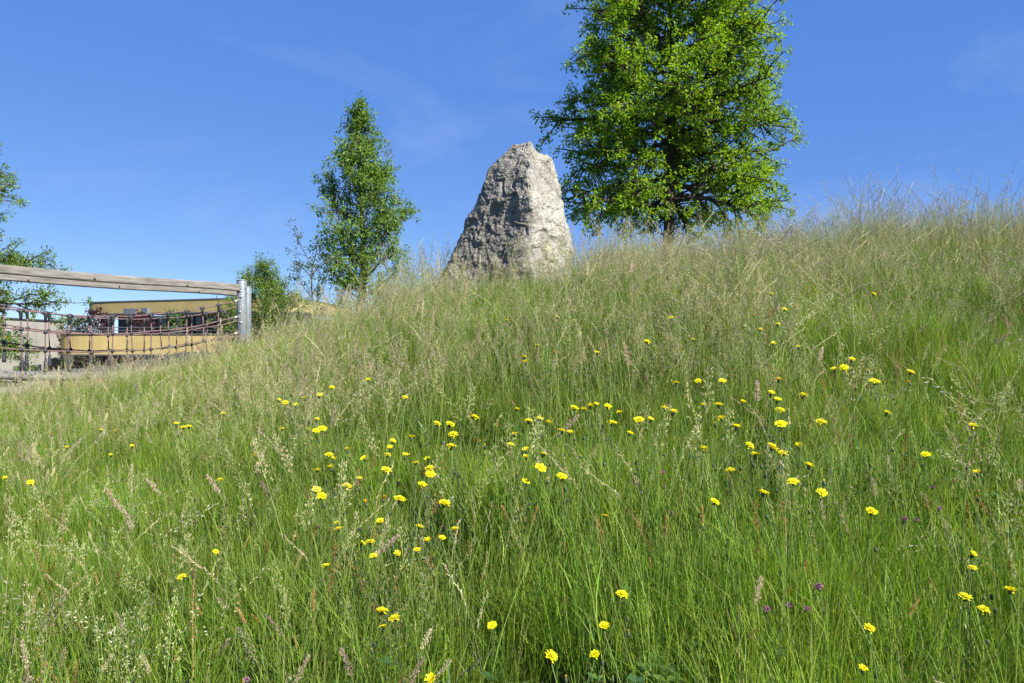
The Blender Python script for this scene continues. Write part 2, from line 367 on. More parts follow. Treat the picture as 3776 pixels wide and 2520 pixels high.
# ------------------------------------------------------------------ rope bridge
def make_bridge():
    d = Vector((-0.461, -0.888, 0)).normalized()
    A = Vector((-5.70, 16.8, 0)); B = Vector((-6.26, 18.8, 0))
    SPAN, S0 = 6.8, 3.4
    root = empty('rope_bridge', (A.x, A.y, GZ(A.x, A.y)))
    tag(root, 'rope net playground bridge with timber rails and galvanised posts at the left', 'rope bridge')
    def top(s): return 0.44 + 0.0389 * (s - S0) ** 2 + EYE
    def level(s, k):                       # k = 0 top rope ... 3 deck
        e = abs(s - S0) / S0
        return top(s) - k * (0.312 + 0.03 * e * e)
    rng = random.Random(3)
    for P in (A, B):
        # posts at both ends
        for s in (0, SPAN):
            p = P + d * s
            b = MB(); zt = 1.285 + EYE; zb = GZ(p.x, p.y) - 0.3
            b.tube([(p.x, p.y, zb), (p.x, p.y, zt - 0.02), (p.x, p.y, zt)], [0.105, 0.105, 0.098], 28)
            po = b.build('post', M['galv'], root, True)
            cp = MB(); cp.tube([(p.x, p.y, zt - 0.004), (p.x, p.y, zt + 0.012), (p.x, p.y, zt + 0.022)], [0.108, 0.108, 0.07], 28)
            cp.build('post_cap', M['galv'], po, True)
            for zz, aa in ((1.06, -1.5), (0.94, -1.35), (0.62, -1.55), (0.40, -1.4)):
                q = Vector((p.x + 0.105 * math.cos(aa), p.y + 0.105 * math.sin(aa), zz + EYE)); nrm = Vector((math.cos(aa), math.sin(aa), 0))
                bb = MB(); bb.tube([q, q + nrm * 0.018, q + nrm * 0.026], [0.02, 0.02, 0.010], 8); bb.build('bolt', M['chrome'], po, True)
        # timber rail: a weathered log, slightly bowed
        b = MB(); n = 26; pts = []; rr = []
        for i in range(n + 1):
            s = 0.02 + (SPAN - 0.04) * i / n
            q = P + d * s; w = 0.012 * math.sin(s * 1.3 + P.x)
            pts.append((q.x, q.y, 1.12 + EYE + w)); rr.append(0.080 + 0.003 * rng.random())
        loc = pts[0]
        sd = Vector((0.888, -0.461, 0)); prof = []
        for cxx, czz, a0 in ((1, 1, 0), (-1, 1, 90), (-1, -1, 180), (1, -1, 270)):
            for da in (0, 30, 60, 90): prof.append((cxx * 0.034 + 0.029 * math.cos(math.radians(a0 + da)), czz * 0.042 + 0.029 * math.sin(math.radians(a0 + da))))
        vs_ = []; fs_ = []; npf = len(prof)
        for i, (q, rr_) in enumerate(zip(pts, rr)):
            for k, (ux, uz) in enumerate(prof):
                g = rr_ / 0.0815 * (1 + 0.02 * noise.noise(Vector((i * 0.7, k * 0.9, P.x))))
                vs_.append((q[0] + sd.x * ux * g, q[1] + sd.y * ux * g, q[2] + uz * g))
        for i in range(len(pts) - 1):
            for k in range(npf): fs_.append((i * npf + k, i * npf + (k + 1) % npf, (i + 1) * npf + (k + 1) % npf, (i + 1) * npf + k))
        fs_ += [tuple(range(npf)), tuple(range(len(pts) * npf - 1, (len(pts) - 1) * npf - 1, -1))]
        b.add(vs_, fs_)
        rl = b.build('rail', M['wood'], root)
        for s in (0.1, 1.45, 3.4, 5.2):
            q = P + d * s; side = Vector((0.888, -0.461, 0)); q2 = Vector((q.x, q.y, 1.085 + EYE)) + side * 0.061
            k = MB(); k.tube([q2, q2 + side * 0.012, q2 + side * 0.02], [0.02, 0.02, 0.008], 8); k.build('bolt', M['rubber'], rl, True)
        # lengthwise ropes
        vs0 = 0.62 if P is A else 0.78
        sl = [vs0 + 0.4 * i for i in range(16) if vs0 + 0.4 * i < SPAN - 0.2]
        jit = {(i, k): (rng.uniform(-0.018, 0.018), rng.uniform(-0.012, 0.012)) for i in range(len(sl)) for k in range(4)}
        def node(i, k):
            s = sl[i] + jit[(i, k)][0]; q = P + d * s; return Vector((q.x, q.y, level(s, k) + jit[(i, k)][1]))
        for k in range(3):
            b = MB(); p0 = P + d * 0.11; p1 = P + d * (SPAN - 0.11)
            pts = [Vector((p0.x, p0.y, level(0.11, k)))] + [node(i, k) for i in range(len(sl))] + [Vector((p1.x, p1.y, level(SPAN - 0.11, k)))]
            dense = []
            for i in range(len(pts) - 1):
                for t in (0, 0.5): dense.append(pts[i].lerp(pts[i + 1], t))
            dense.append(pts[-1])
            b.tube(dense, 0.0118, 8); b.build('rope', M['rope'], root, True)
            for a, c in ((pts[0], pts[1]), (pts[-1], pts[-2])):
                dr = (c - a).normalized(); sh = MB(); sh.tube([a - dr * 0.01, a + dr * 0.05, a + dr * 0.1], [0.026, 0.026, 0.018], 8); sh.build('shackle', M['chrome'], root, True)
        for i in range(len(sl)):
            b = MB(); b.tube([node(i, k) for k in range(4)], 0.0112, 7); b.build('hanger_rope', M['rope'], root, True)
            t = node(i, 0); dn = (node(i, 1) - t).normalized()
            b = MB(); b.tube([t + dn * -0.022, t + dn * 0.02, t + dn * 0.06, t + dn * 0.15], [0.030, 0.036, 0.026, 0.020], 8)
            hd = d * 0.06; b.tube([t - hd, t - hd * 0.5, t + hd * 0.5, t + hd], [0.018, 0.028, 0.028, 0.018], 8)
            b.build('rope_clamp', M['rubber'], root, True)
            for k in (1, 2):
                q = node(i, k); b = MB()
                b.tube([q + Vector((0, 0, z)) for z in (-0.036, -0.026, 0, 0.026, 0.036)], [0.012, 0.028, 0.034, 0.028, 0.012], 9)
                b.build('rope_knot', M['rubber'], root, True)
            e = node(i, 3); b = MB(); b.tube([e + Vector((0, 0, z)) for z in (0.20, 0.14, 0.02, -0.02)], [0.018, 0.026, 0.034, 0.034], 8); b.build('rope_sleeve', M['rubber'], root, True)
    # deck of round logs laid across, hanging between the two nets
    nrm = Vector((0.888, -0.461, 0)); wdt = abs((B - A).dot(nrm)); sh = (B - A).dot(d)
    rz_ = math.atan2(d.y, d.x); s = 0.30; k = 0
    while s < SPAN - 0.25:
        c = A + d * s - nrm * (wdt / 2); z = level(s, 3) - 0.055 + rng.uniform(-0.006, 0.006)
        sl_ = 2 * 0.0389 * (s - S0)
        b = MB(); b.box(c.x, c.y, z, 0.135, wdt + 0.10, 0.045, rz_ + rng.uniform(-0.015, 0.015)); b.build('deck_plank', M['wood2'], root); s += 0.15
    for off in (0.035, -(wdt + 0.035)):
        for i in range(6):
            s0_, s1_ = 0.25 + i * 1.06, 0.25 + (i + 1) * 1.06 - 0.03
            a = A + d * s0_ + nrm * off; c = A + d * s1_ + nrm * off
            b = MB(); b.tube([(a.x, a.y, level(s0_, 3) - 0.13), (c.x, c.y, level(s1_, 3) - 0.12)], 0.05, 12); b.build('side_beam', M['wood2'], root, True)
make_bridge()

# ------------------------------------------------------------------ buildings behind
def smooth_curve(ctrl, n=10):
    out = []; c = [ctrl[0]] + list(ctrl) + [ctrl[-1]]
    for i in range(1, len(c) - 2):
        for k in range(n):
            t = k / n; p0, p1, p2, p3 = [np.array(c[i + j]) for j in (-1, 0, 1, 2)]
            out.append(tuple(0.5 * ((2 * p1) + (-p0 + p2) * t + (2 * p0 - 5 * p1 + 4 * p2 - p3) * t * t + (-p0 + 3 * p1 - 3 * p2 + p3) * t ** 3)))
    out.append(tuple(ctrl[-1])); return out
def offset(pts, dist):
    o = []
    for i, p in enumerate(pts):
        a = np.array(pts[max(i - 1, 0)]); b = np.array(pts[min(i + 1, len(pts) - 1)]); t = (b - a) / (np.linalg.norm(b - a) + 1e-9)
        o.append((p[0] - t[1] * dist, p[1] + t[0] * dist))
    return o
def wall(pts, z0, z1, th, out=0.0):
    """solid wall following a plan curve (left to right); th goes away from the viewer"""
    a = offset(pts, -out); b = offset(pts, th); n = len(pts); m = MB()
    vs = [(x, y, z0) for x, y in a] + [(x, y, z1) for x, y in a] + [(x, y, z0) for x, y in b] + [(x, y, z1) for x, y in b]; fs = []
    for i in range(n - 1):
        fs += [(i, i + 1, n + i + 1, n + i), (2 * n + i + 1, 2 * n + i, 3 * n + i, 3 * n + i + 1), (n + i, n + i + 1, 3 * n + i + 1, 3 * n + i), (i + 1, i, 2 * n + i, 2 * n + i + 1)]
    fs += [(0, n, 3 * n, 2 * n), (n - 1, 3 * n - 1, 4 * n - 1, 2 * n - 1)]
    return m.add(vs, fs)
def slab(pts, z0, z1):
    n = len(pts); return MB().add([(x, y, z0) for x, y in pts] + [(x, y, z1) for x, y in pts], [tuple(range(n - 1, -1, -1)), tuple(range(n, 2 * n))] + [(i, (i + 1) % n, n + (i + 1) % n, n + i) for i in range(n)])

def make_yellow_building():
    zg = GZ(-18, 46) - 0.3; E = EYE
    root = empty('yellow_building', (-18, 46, zg))
    tag(root, 'low yellow rendered building with curved storeys and terraces beyond the rope bridge', 'building')
    up = smooth_curve([(-26.6, 58), (-26.75, 51.5), (-26.3, 49.6), (-25.1, 48.7), (-21, 46.9), (-16.5, 45.0), (-14.2, 44.4), (-12.9, 44.7), (-12.0, 46.6), (-11.8, 52), (-11.8, 58)], 8)
    wall(up, 1.70 + E, 2.40 + E, 0.35).build('upper_fascia', M['stucco'], root)
    wall(up, 2.402 + E, 2.445 + E, 0.42, 0.04).build('coping', M['coping'], root)
    wall(up, 1.63 + E, 1.698 + E, 0.30, 0.02).build('soffit_trim', M['coping'], root)
    slab(offset(up, 0.353), 1.9 + E, 2.2 + E).build('roof', M['coping'], root)
    # glazed storey set back under the fascia
    a = Vector((-25.8, 52.0)); b = Vector((-11.6, 46.6)); dr = (b - a).normalized(); ln = (b - a).length; rz = math.atan2(dr.y, dr.x)
    def at(s): p = a + dr * s; return p.x, p.y
    m = MB(); x, y = at(ln / 2); nx, ny = -dr.y, dr.x
    m.box(x + nx * 0.3, y + ny * 0.3, 0.55 + E, ln, 0.4, 2.15, rz); m.build('back_wall', M['greypanel'], root)
    def s_of(zx):
        u = ((zx / 1.9583) * 0.271186 - 512) / F
        return (a.x - u * a.y) / (u * dr.y - dr.x)
    for z0, z1, w0, w1 in ((735, 815, -0.3, 1.6), (945, 1078, -0.3, 1.6), (1094, 1236, -0.3, 1.6), (1376, 1470, -0.3, 1.6), (1480, 1575, -0.3, 1.6), (1590, 1700, -0.3, 1.6), (1720, 1830, -0.3, 1.6)):
        s0, s1 = s_of(z0), s_of(z1); w = s1 - s0; x, y = at((s0 + s1) / 2); zc = (w0 + w1) / 2 + E; h = w1 - w0
        m = MB()
        for sx in (-1, 1): xx, yy = at((s0 + s1) / 2 + sx * (w / 2 - 0.03)); m.box(xx - nx * 0.0, yy - ny * 0.0, zc, 0.06, 0.24, h, rz)
        m.box(x, y, zc + h / 2 - 0.03, w - 0.124, 0.22, 0.06, rz); m.box(x, y, zc - h / 2 + 0.03, w - 0.124, 0.22, 0.06, rz)
        wi = m.build('window', M['frame'], root)
        m = MB(); m.box(x + nx * 0.03, y + ny * 0.03, zc, w - 0.13, 0.05, h - 0.13, rz); m.build('pane', M['glass'], wi)
    # two small grey boxes hanging at the fascia
    for zx in (960, 1068):
        s = s_of(zx); u = ((zx / 1.9583) * 0.271186 - 512) / F
        yb = 47.6 if zx < 1000 else 46.6
        m = MB(); m.box(u * yb, yb - 0.3, 1.78 + E, 0.9 if zx < 1000 else 0.45, 0.25, 0.34, rz); m.build('ventilation_box', M['greypanel'], root)
    for xx, yy in (at(s_of(1088)), at(s_of(1250)), at(s_of(1362))):
        m = MB(); m.tube([(xx - nx * 0.5, yy - ny * 0.5, -0.6 + E), (xx - nx * 0.5, yy - ny * 0.5, 1.64 + E)], 0.07, 12); m.build('column', M['steel'], root, True)
    # terrace parapet of the storey below
    lo = smooth_curve([(-24.6, 50), (-24.75, 45), (-24.35, 43.0), (-22.9, 42.1), (-19, 41.9), (-13, 41.5), (-6, 41.0), (-3.5, 43), (-3, 50)], 8)
    wall(lo, -0.675 + E, 0.36 + E, 0.30).build('terrace_parapet', M['stucco'], root)
    wall(lo, 0.362 + E, 0.42 + E, 0.36, 0.05).build('coping', M['coping'], root)
    wall(lo, -0.74 + E, -0.678 + E, 0.28, 0.02).build('soffit_trim', M['coping'], root)
    slab(offset(lo, 0.303), -0.66 + E, -0.45 + E).build('terrace_floor', M['concrete'], root)
    # recessed storey below: dark strip of windows
    m = MB(); m.box(-14.3, 43.6, -1.6 + E, 20.0, 0.3, 1.78, -0.05); m.build('recessed_wall', M['frame'], root)
    for i in range(10):
        x = -23.2 + i * 1.6; m = MB(); m.box(x, 43.42 - (x + 14.3) * 0.05, -1.25 + E, 1.45, 0.06, 0.9, -0.05); m.build('window', M['glass'], root)
    l2 = smooth_curve([(-24.3, 48), (-24.4, 43.4), (-23.6, 41.6), (-22, 40.8), (-17, 40.6), (-6, 39.8), (-3, 42)], 8)
    wall(l2, zg - 0.2, -1.80 + E, 0.3).build('lower_wall', M['stucco'], root)
    wall(l2, -1.798 + E, -1.74 + E, 0.36, 0.05).build('coping', M['coping'], root)
    # terrace rail behind the parapet
    rp2 = offset(lo, 0.18)
    for zz in (0.58, 0.74):
        m = MB(); m.tube([(x, y, zz + E) for x, y in rp2[6:60]], 0.02, 6); m.build('terrace_rail', M['steel'], root, True)
    for i in range(8, 60, 4):
        x, y = rp2[i]; m = MB(); m.tube([(x, y, 0.40 + E), (x, y, 0.745 + E)], 0.022, 6); m.build('rail_post', M['steel'], root)
    # aerials on the roof
    for x, y, h in ((-17.6, 47.5, 0.22), (-17.9, 47.6, 0.1), (-18.6, 47.8, 0.1)):
        m = MB(); m.tube([(x, y, 2.2 + E), (x, y, 2.52 + h + E)], 0.03, 6); m.build('roof_pipe', M['coping'], root)

def make_grey_building():
    E = EYE; zg = GZ(-28, 40) - 0.3
    root = empty('concrete_building', (-28, 40, zg)); tag(root, 'plain pale concrete wall block at the far left behind the net', 'building')
    a = Vector((-24.3, 33.5)); b = Vector((-26.15, 46.5)); d = (b - a).normalized(); n = Vector((-d.y, d.x))  # n points left, into the block
    c = b + n * 12; e = a + n * 12
    slab([(p.x, p.y) for p in (a, e, c, b)][::-1], zg - 0.2, 1.13 + E).build('wall', M['concrete'], root)
    o = 0.06
    slab([(p.x, p.y) for p in (a - n * o - d * o, e - d * o, c + d * o, b - n * o + d * o)][::-1], 1.132 + E, 1.20 + E).build('coping', M['coping'], root)
    rz = math.atan2(d.y, d.x)
    p = a + d * (13.13 * 0.62); m = MB(); q = p - n * 0.06; m.box(q.x, q.y, -0.37 + E, 9.6, 0.12, 0.05, rz); m.build('ledge', M['coping'], root)
    # louvred vent near the frame edge
    def along(zx):
        u = ((zx / 1.9583) * 0.271186 - 512) / F; return (a.x - u * a.y) / (u * d.y - d.x)
    s0, s1 = along(6), along(70); sm = (s0 + s1) / 2; w = abs(s1 - s0)
    p = a + d * sm - n * 0.03; m = MB(); m.box(p.x, p.y, 0.22 + E, w, 0.05, 0.62, rz); lv = m.build('louvre_vent', M['frame'], root)
    for k in range(7):
        q = a + d * sm - n * 0.075; m = MB(); m.box(q.x, q.y, -0.04 + E + k * 0.085, w - 0.05, 0.04, 0.035, rz); m.build('slat', M['steel'], lv)
    s0, s1 = along(95), along(292); sm = (s0 + s1) / 2; w = abs(s1 - s0)
    p = a + d * sm - n * 0.03; m = MB(); m.box(p.x, p.y, -1.52 + E, w, 0.06, 0.55, rz); wi = m.build('window', M['frame'], root)
    p = a + d * sm - n * 0.07; m = MB(); m.box(p.x, p.y, -1.52 + E, w - 0.1, 0.02, 0.45, rz); m.build('pane', M['glass'], wi)
make_yellow_building(); make_grey_building()

# ------------------------------------------------------------------ trees and shrubs
class Leaves:
    def __init__(s): s.v = []; s.f = []; s.c = []
    def leaf(s, p, d, up, ln, w, col, fold=0.25):
        side = d.cross(up)
        if side.length < 1e-5: side = d.orthogonal()
        side.normalize(); nrm = side.cross(d).normalized(); b = len(s.v)
        m = p + d * ln * 0.5
        s.v += [tuple(p), tuple(m + side * w * 0.5 + nrm * w * fold), tuple(p + d * ln - nrm * ln * 0.10), tuple(m - side * w * 0.5 + nrm * w * fold)]
        s.f += [(b, b + 1, b + 2), (b, b + 2, b + 3)]; s.c += [col] * 4
    def build(s, name, mat, parent):
        m = MB(); m.v, m.f, m.c = s.v, s.f, s.c
        return m.build(name, mat, parent)

def rvec(r): 
    while True:
        v = Vector((r.uniform(-1, 1), r.uniform(-1, 1), r.uniform(-1, 1)))
        if 0.05 < v.length < 1: return v.normalized()

def vary(r, c, dv=0.2, dh=0.1):
    k = 1 + r.uniform(-dv, dv); h = r.uniform(-dh, dh)
    return (max(0, c[0] * k * (1 + h)), c[1] * k, max(0, c[2] * k * (1 - h)))

def bend(r, a, d, ln, n, rise, wob):
    pts = [a.copy()]; d = d.normalized()
    for i in range(n):
        d = (d + Vector((0, 0, rise / n)) + rvec(r) * wob / n).normalized(); pts.append(pts[-1] + d * (ln / n))
    return pts

def along_poly(pts, t):
    s = t * (len(pts) - 1); i = min(int(s), len(pts) - 2); f = s - i
    return pts[i].lerp(pts[i + 1], f), (pts[i + 1] - pts[i]).normalized()

def grow_tree(name, label, seed, base, height, r0, Rf, h_low, n_limb, col, leafmat, barkmat, leaf_len, leaf_w, per_ros, limb_up, sub_gap, twig_gap, twig_len, gap_scale=0.8, gap_cut=0.28,
              droop=0.3, lean=(0, 0), cat='tree', group=None, narrow=False, dense_tip=1, keep=None, leaf_drop=0.0, rmax=1e9, lowpow=0.92, spread=1.1, jit=(0.75, 1.08)):
    r = random.Random(seed); base = Vector(base)
    root = empty(name, base); tag(root, label, cat, group)
    wood = MB(); lv = Leaves()
    tp = []
    for i in range(13):
        t = i / 12; tp.append(base + Vector((lean[0] * t * height + 0.05 * math.sin(t * 7 + seed), lean[1] * t * height + 0.05 * math.cos(t * 5 + seed), -0.25 + t * (height + 0.25))))
    wood.tube(tp, [r0 * (1.35 if i == 0 else 1) * (1 - 0.93 * (i / 12)) + 0.006 for i in range(13)], 10, cap=False)
    def rosette(p, d, n, s=1.0):
        if keep and not keep(p): return
        q = p - base
        if noise.noise((q + Vector((seed * 3.1, 0, 0))) * gap_scale * 1.0) > gap_cut: return
        for k in range(n):
            dd = (d * 0.6 + rvec(r) * 0.9 + Vector((0, 0, -leaf_drop))).normalized()
            upv = (Vector((0, 0, 1)) + rvec(r) * 0.7 + TO_SUN * 0.35).normalized()
            sz = s * r.uniform(0.55, 1.2)
            lv.leaf(p + rvec(r) * leaf_len * (0.3 + spread * r.random()), dd, upv, leaf_len * sz, leaf_w * sz, vary(r, col, 0.34, 0.18))
    def twigs(pts, rad, ln):
        L = sum((pts[i + 1] - pts[i]).length for i in range(len(pts) - 1)); n = max(2, int(L / twig_gap))
        for k in range(n):
            t = (k + r.random() * 0.8) / n
            if t < 0.12: continue
            p, d = along_poly(pts, min(t, 0.999))
            td = (d * 0.7 + rvec(r) * 0.9 + Vector((0, 0, 0.15 - droop * 0.5))).normalized(); l2 = twig_len * r.uniform(0.5, 1.25)
            q = p + td * l2
            if noise.noise(((q - base) + Vector((seed * 3.1, 0, 0))) * gap_scale) < gap_cut:
                wood.tube([p, p + td * l2 * 0.5 + rvec(r) * 0.02, q], [rad * 0.45, rad * 0.3, rad * 0.15], 3, cap=False)
            for m_ in range(dense_tip): rosette(p.lerp(q, 1 - 0.4 * m_ - 0.1 * r.random()), td, per_ros)
        rosette(pts[-1], (pts[-1] - pts[-2]).normalized(), per_ros + 2)
    az = r.random() * 6.28
    specs = []
    for i in range(n_limb):
        t = (i + 0.5 * r.random()) / n_limb
        specs.append((h_low + (height * 0.97 - h_low) * t ** lowpow, None))
    for hs, _ in specs:
        az += 2.4 + r.uniform(-0.35, 0.35)
        f = (hs - h_low) / (height - h_low)
        up = limb_up * (0.25 + 1.1 * f) - droop * (1 - f) * 0.4
        R = Rf(hs, az)
        for _k in range(8): R = 0.5 * R + 0.5 * max(0.05, Rf(hs + up * R * 0.8, az))
        R *= r.uniform(*jit)
        d = Vector((math.cos(az), math.sin(az), up)).normalized()
        ln = min(R, rmax) / max(0.25, math.sqrt(1 - d.z ** 2)) * (1.0 if f < 0.85 else 0.8)
        p0, _d = along_poly(tp, (hs + 0.25) / (height + 0.25) * 0.999)
        n = max(4, int(ln / 0.3)); pts = bend(r, p0, d, ln, n, 0.25 - droop * (1 - f), 0.9)
        rb = max(0.008, r0 * 0.42 * (1 - 0.75 * f) * min(1, ln / 2.0))
        wood.tube(pts, [rb * (1 - 0.85 * k / n) + 0.004 for k in range(n + 1)], 6, cap=False)
        m = max(2, int(ln / sub_gap))
        for k in range(m):
            tt = 0.18 + 0.8 * (k + r.random() * 0.7) / m
            p, dd = along_poly(pts, min(tt, 0.99))
            sd = (dd * 0.75 + rvec(r) * 0.85).normalized(); sl = (0.30 + 0.25 * r.random()) * ln * (1.1 - 0.7 * tt) + twig_len
            sp = bend(r, p, sd, sl, 4, 0.3 - droop * 0.6, 1.0)
            wood.tube(sp, [rb * 0.4 * (1 - 0.2 * q) + 0.003 for q in range(5)], 4, cap=False)
            twigs(sp, rb * 0.4 + 0.004, twig_len)
        twigs(pts[int(n * 0.45):], rb * 0.5 + 0.004, twig_len)
    wood.build('trunk', barkmat, root, True)
    lv.build('crown', leafmat, root)
    print(name, 'leaves', len(lv.f) // 2)
    return root

def tabR(tab):
    hs = [a for a, b in tab]; rs = [b for a, b in tab]
    return lambda h, az: float(np.interp(h, hs, rs))

# oak: heights are above its own ground
ox, oy = 3.96, 20.0; oz = GZ(ox, oy); o0 = oz - EYE
oak_tab = [(0.6, 1.7), (1.6, 2.6), (2.6, 2.9), (3.6, 2.95), (4.6, 3.1), (5.4, 3.05), (6.2, 2.7), (7.2, 2.45), (8.4, 2.0), (9.4, 1.4), (10.6, 0.2)]
def oak_R(h, az):
    r_ = tabR(oak_tab)(h, az)
    return r_ * (0.35 if math.cos(az + math.pi / 2) > 0.80 and h < 3.9 else 1.0)      # no low boughs on this side: the trunk shows
def oak_keep(p):
    q = p - Vector((ox, oy, oz)); return not (q.z < 3.2 and math.hypot(q.x, q.y) < 0.55 + 0.5 * (3.2 - q.z) * 0.4)
grow_tree('oak_tree', 'large round-crowned green oak tree behind the crest to the right of the stone', 11, (ox, oy, oz), 10.7, 0.16, oak_R, 2.45, 112,
          (0.205, 0.325, 0.019), M['oak'], M['bark'], 0.098, 0.058, 7, 0.85, 0.20, 0.14, 0.24, 0.85, 0.44, droop=0.60, dense_tip=2, lowpow=1.1, spread=1.2, keep=oak_keep, jit=(0.80, 0.99))
# cherry
cx, cy = (UV(828, 600)[0]) * 18.0, 18.0; cz = GZ(cx, cy); top = 5.47 - (cz - EYE)
ch_tab = [(0.6, 0.85), (1.4, 1.0), (2.0, 1.15), (2.5, 1.2), (3.0, 1.1), (3.6, 0.92), (4.0, 0.72), (4.5, 0.42), (5.0, 0.26), (5.4, 0.04)]
grow_tree('cherry_tree', 'slender young conical tree with glossy leaves left of the stone', 5, (cx, cy, cz), top, 0.085, tabR(ch_tab), 0.65, 64,
          (0.16, 0.265, 0.042), M['cherry'], M['bark2'], 0.088, 0.040, 7, 1.5, 0.18, 0.11, 0.16, 1.2, 0.48, droop=0.1, dense_tip=2, leaf_drop=0.35)
# willow-leaved bush behind the post
bx = UV(606, 700)[0] * 24.0; by = 24.0; bz = GZ(bx, by)
grow_tree('willow_bush', 'bushy green willow shrub just right of the galvanised bridge post', 9, (bx, by, bz), 2.35 - (bz - EYE), 0.05, tabR([(0.3, 1.2), (1.5, 1.35), (2.4, 1.3), (3.0, 1.1), (3.5, 0.7), (3.7, 0.2)]), 0.4, 60,
          (0.16, 0.25, 0.035), M['bushleaf'], M['bark2'], 0.11, 0.03, 7, 1.3, 0.2, 0.12, 0.2, 1.3, 0.4, droop=0.1, cat='shrub', leaf_drop=0.2, dense_tip=2)
# feathery tree at the left frame edge
lx, ly = -15.0, 18.5; lz = GZ(lx, ly)
grow_tree('ash_tree', 'feathery drooping tree reaching in from the left edge behind the bridge', 21, (lx, ly, lz), 8.6, 0.17, tabR([(1.5, 3.2), (3.5, 3.7), (5.2, 3.8), (6.5, 3.2), (7.6, 2.0), (8.6, 0.5)]), 1.6, 62,
          (0.16, 0.25, 0.045), M['bushleaf'], M['bark'], 0.10, 0.036, 14, 0.45, 0.24, 0.15, 0.24, 1.0, 0.42, dense_tip=2, droop=0.5, leaf_drop=0.4)
# arching wild rose left of the cherry
rx_, ry_ = UV(722, 640)[0] * 16.0, 16.0; rz_ = GZ(rx_, ry_)
grow_tree('rose_shrub', 'sparse arching wild shrub with thin twigs at the foot of the slender tree', 31, (rx_, ry_, rz_), 1.75 - (rz_ - EYE), 0.02, tabR([(0.3, 0.9), (1.0, 1.0), (1.8, 0.5)]), 0.25, 13,
          (0.07, 0.12, 0.035), M['bushleaf'], M['bark2'], 0.06, 0.036, 6, 1.1, 0.24, 0.10, 0.12, 1.5, 0.2, droop=0.3, cat='shrub')
# plants on the terrace
for nm, lb, sd, (tx, ty), h, rr, c in (
    ('maple_shrub', 'dark red-leaved shrub at the left end of the yellow terrace', 41, (-22.9, 44.0), 2.2, 0.95, (0.060, 0.016, 0.022)),
    ('maple_shrub', 'dark red-leaved shrub in front of the terrace windows, second from the left', 42, (-20.7, 44.2), 1.75, 0.8, (0.065, 0.018, 0.024)),
    ('terrace_shrub', 'dark green shrub on the terrace between the pale wall and the yellow building', 43, (-24.0, 45.2), 1.55, 0.8, (0.05, 0.075, 0.025)),
    ('terrace_shrub', 'spiky olive green shrub beside the end of the pale concrete wall', 44, (-25.1, 45.6), 1.65, 0.7, (0.085, 0.11, 0.03)),
    ('terrace_shrub', 'bright green shrub in front of the middle terrace window', 45, (-18.6, 43.8), 1.95, 0.42, (0.09, 0.17, 0.03))):
    grow_tree(nm, lb, sd, (tx, ty, EYE - 0.46), h, 0.03, tabR([(0.1, rr * 0.8), (h * 0.5, rr), (h * 0.85, rr * 0.6), (h, rr * 0.2)]), 0.2, 12,
              c, M['bushleaf'], M['bark2'], 0.16, 0.09, 6, 1.0, 0.3, 0.18, 0.2, 1.0, 0.5, droop=0.1, cat='shrub')

# ------------------------------------------------------------------ meadow: prototype plants (not in the scene; scattered as one mass)
def proto_collection(name, meshes):
    c = bpy.data.collections.new(name)
    for i, m in enumerate(meshes):
        o = bpy.data.objects.new('%s_%02d' % (name, i), m); c.objects.link(o)
    return c

def blade(mb, r, x, y, h, w, az, lean, droop, col, n=4, tipcol=None):
    dx, dy = math.cos(az), math.sin(az); tw = az + math.pi / 2 + r.uniform(-0.7, 0.7); sx, sy = math.cos(tw), math.sin(tw)
    vs = []; fs = []
    for i in range(n):
        t = i / n; k = (1 - 0.25 * t) if t < 0.6 else (1.0 - 0.15) * (1 - t) / 0.4 * 0.85 + 0.06
        hh = h * (t - droop * t ** 3); ll = h * lean * t ** 2
        vs += [(x + dx * ll - sx * w * k / 2, y + dy * ll - sy * w * k / 2, hh), (x + dx * ll + sx * w * k / 2, y + dy * ll + sy * w * k / 2, hh)]
        if i: fs.append((2 * i - 2, 2 * i - 1, 2 * i + 1, 2 * i))
    vs.append((x + dx * h * lean, y + dy * h * lean, h * (1 - droop))); fs.append((2 * n - 2, 2 * n - 1, 2 * n))
    mb.add(vs, fs, col)

GREENS = [(0.180, 0.290, 0.020), (0.150, 0.265, 0.020), (0.215, 0.305, 0.028), (0.125, 0.230, 0.028), (0.24, 0.31, 0.045)]
def spikelet(mb, p, d, ln, w, col, r):
    """a small pointed scale: two crossed diamonds"""
    d = d.normalized(); s = d.orthogonal().normalized(); q = Matrix.Rotation(r.random() * 6.28, 3, d); s = q @ s; t = d.cross(s)
    m = p + d * ln * 0.4; e = p + d * ln
    mb.add([tuple(p), tuple(m + s * w / 2), tuple(e), tuple(m - s * w / 2)], [(0, 1, 2, 3)], col)
    mb.add([tuple(p), tuple(m + t * w / 2), tuple(e), tuple(m - t * w / 2)], [(0, 1, 2, 3)], col)

def stem_curve(r, h, lean, n=6, nod=0.0):
    az = r.random() * 6.283; pts = []
    dx, dy = math.cos(az), math.sin(az)
    for i in range(n + 1):
        t = i / n; b = lean * h * t ** 2.2 + nod * h * max(0, t - 0.7) ** 2 * 3
        pts.append(Vector((dx * b, dy * b, h * t - 0.25 * b * lean * t - nod * h * max(0, t - 0.75) ** 2 * 2.2)))
    return pts

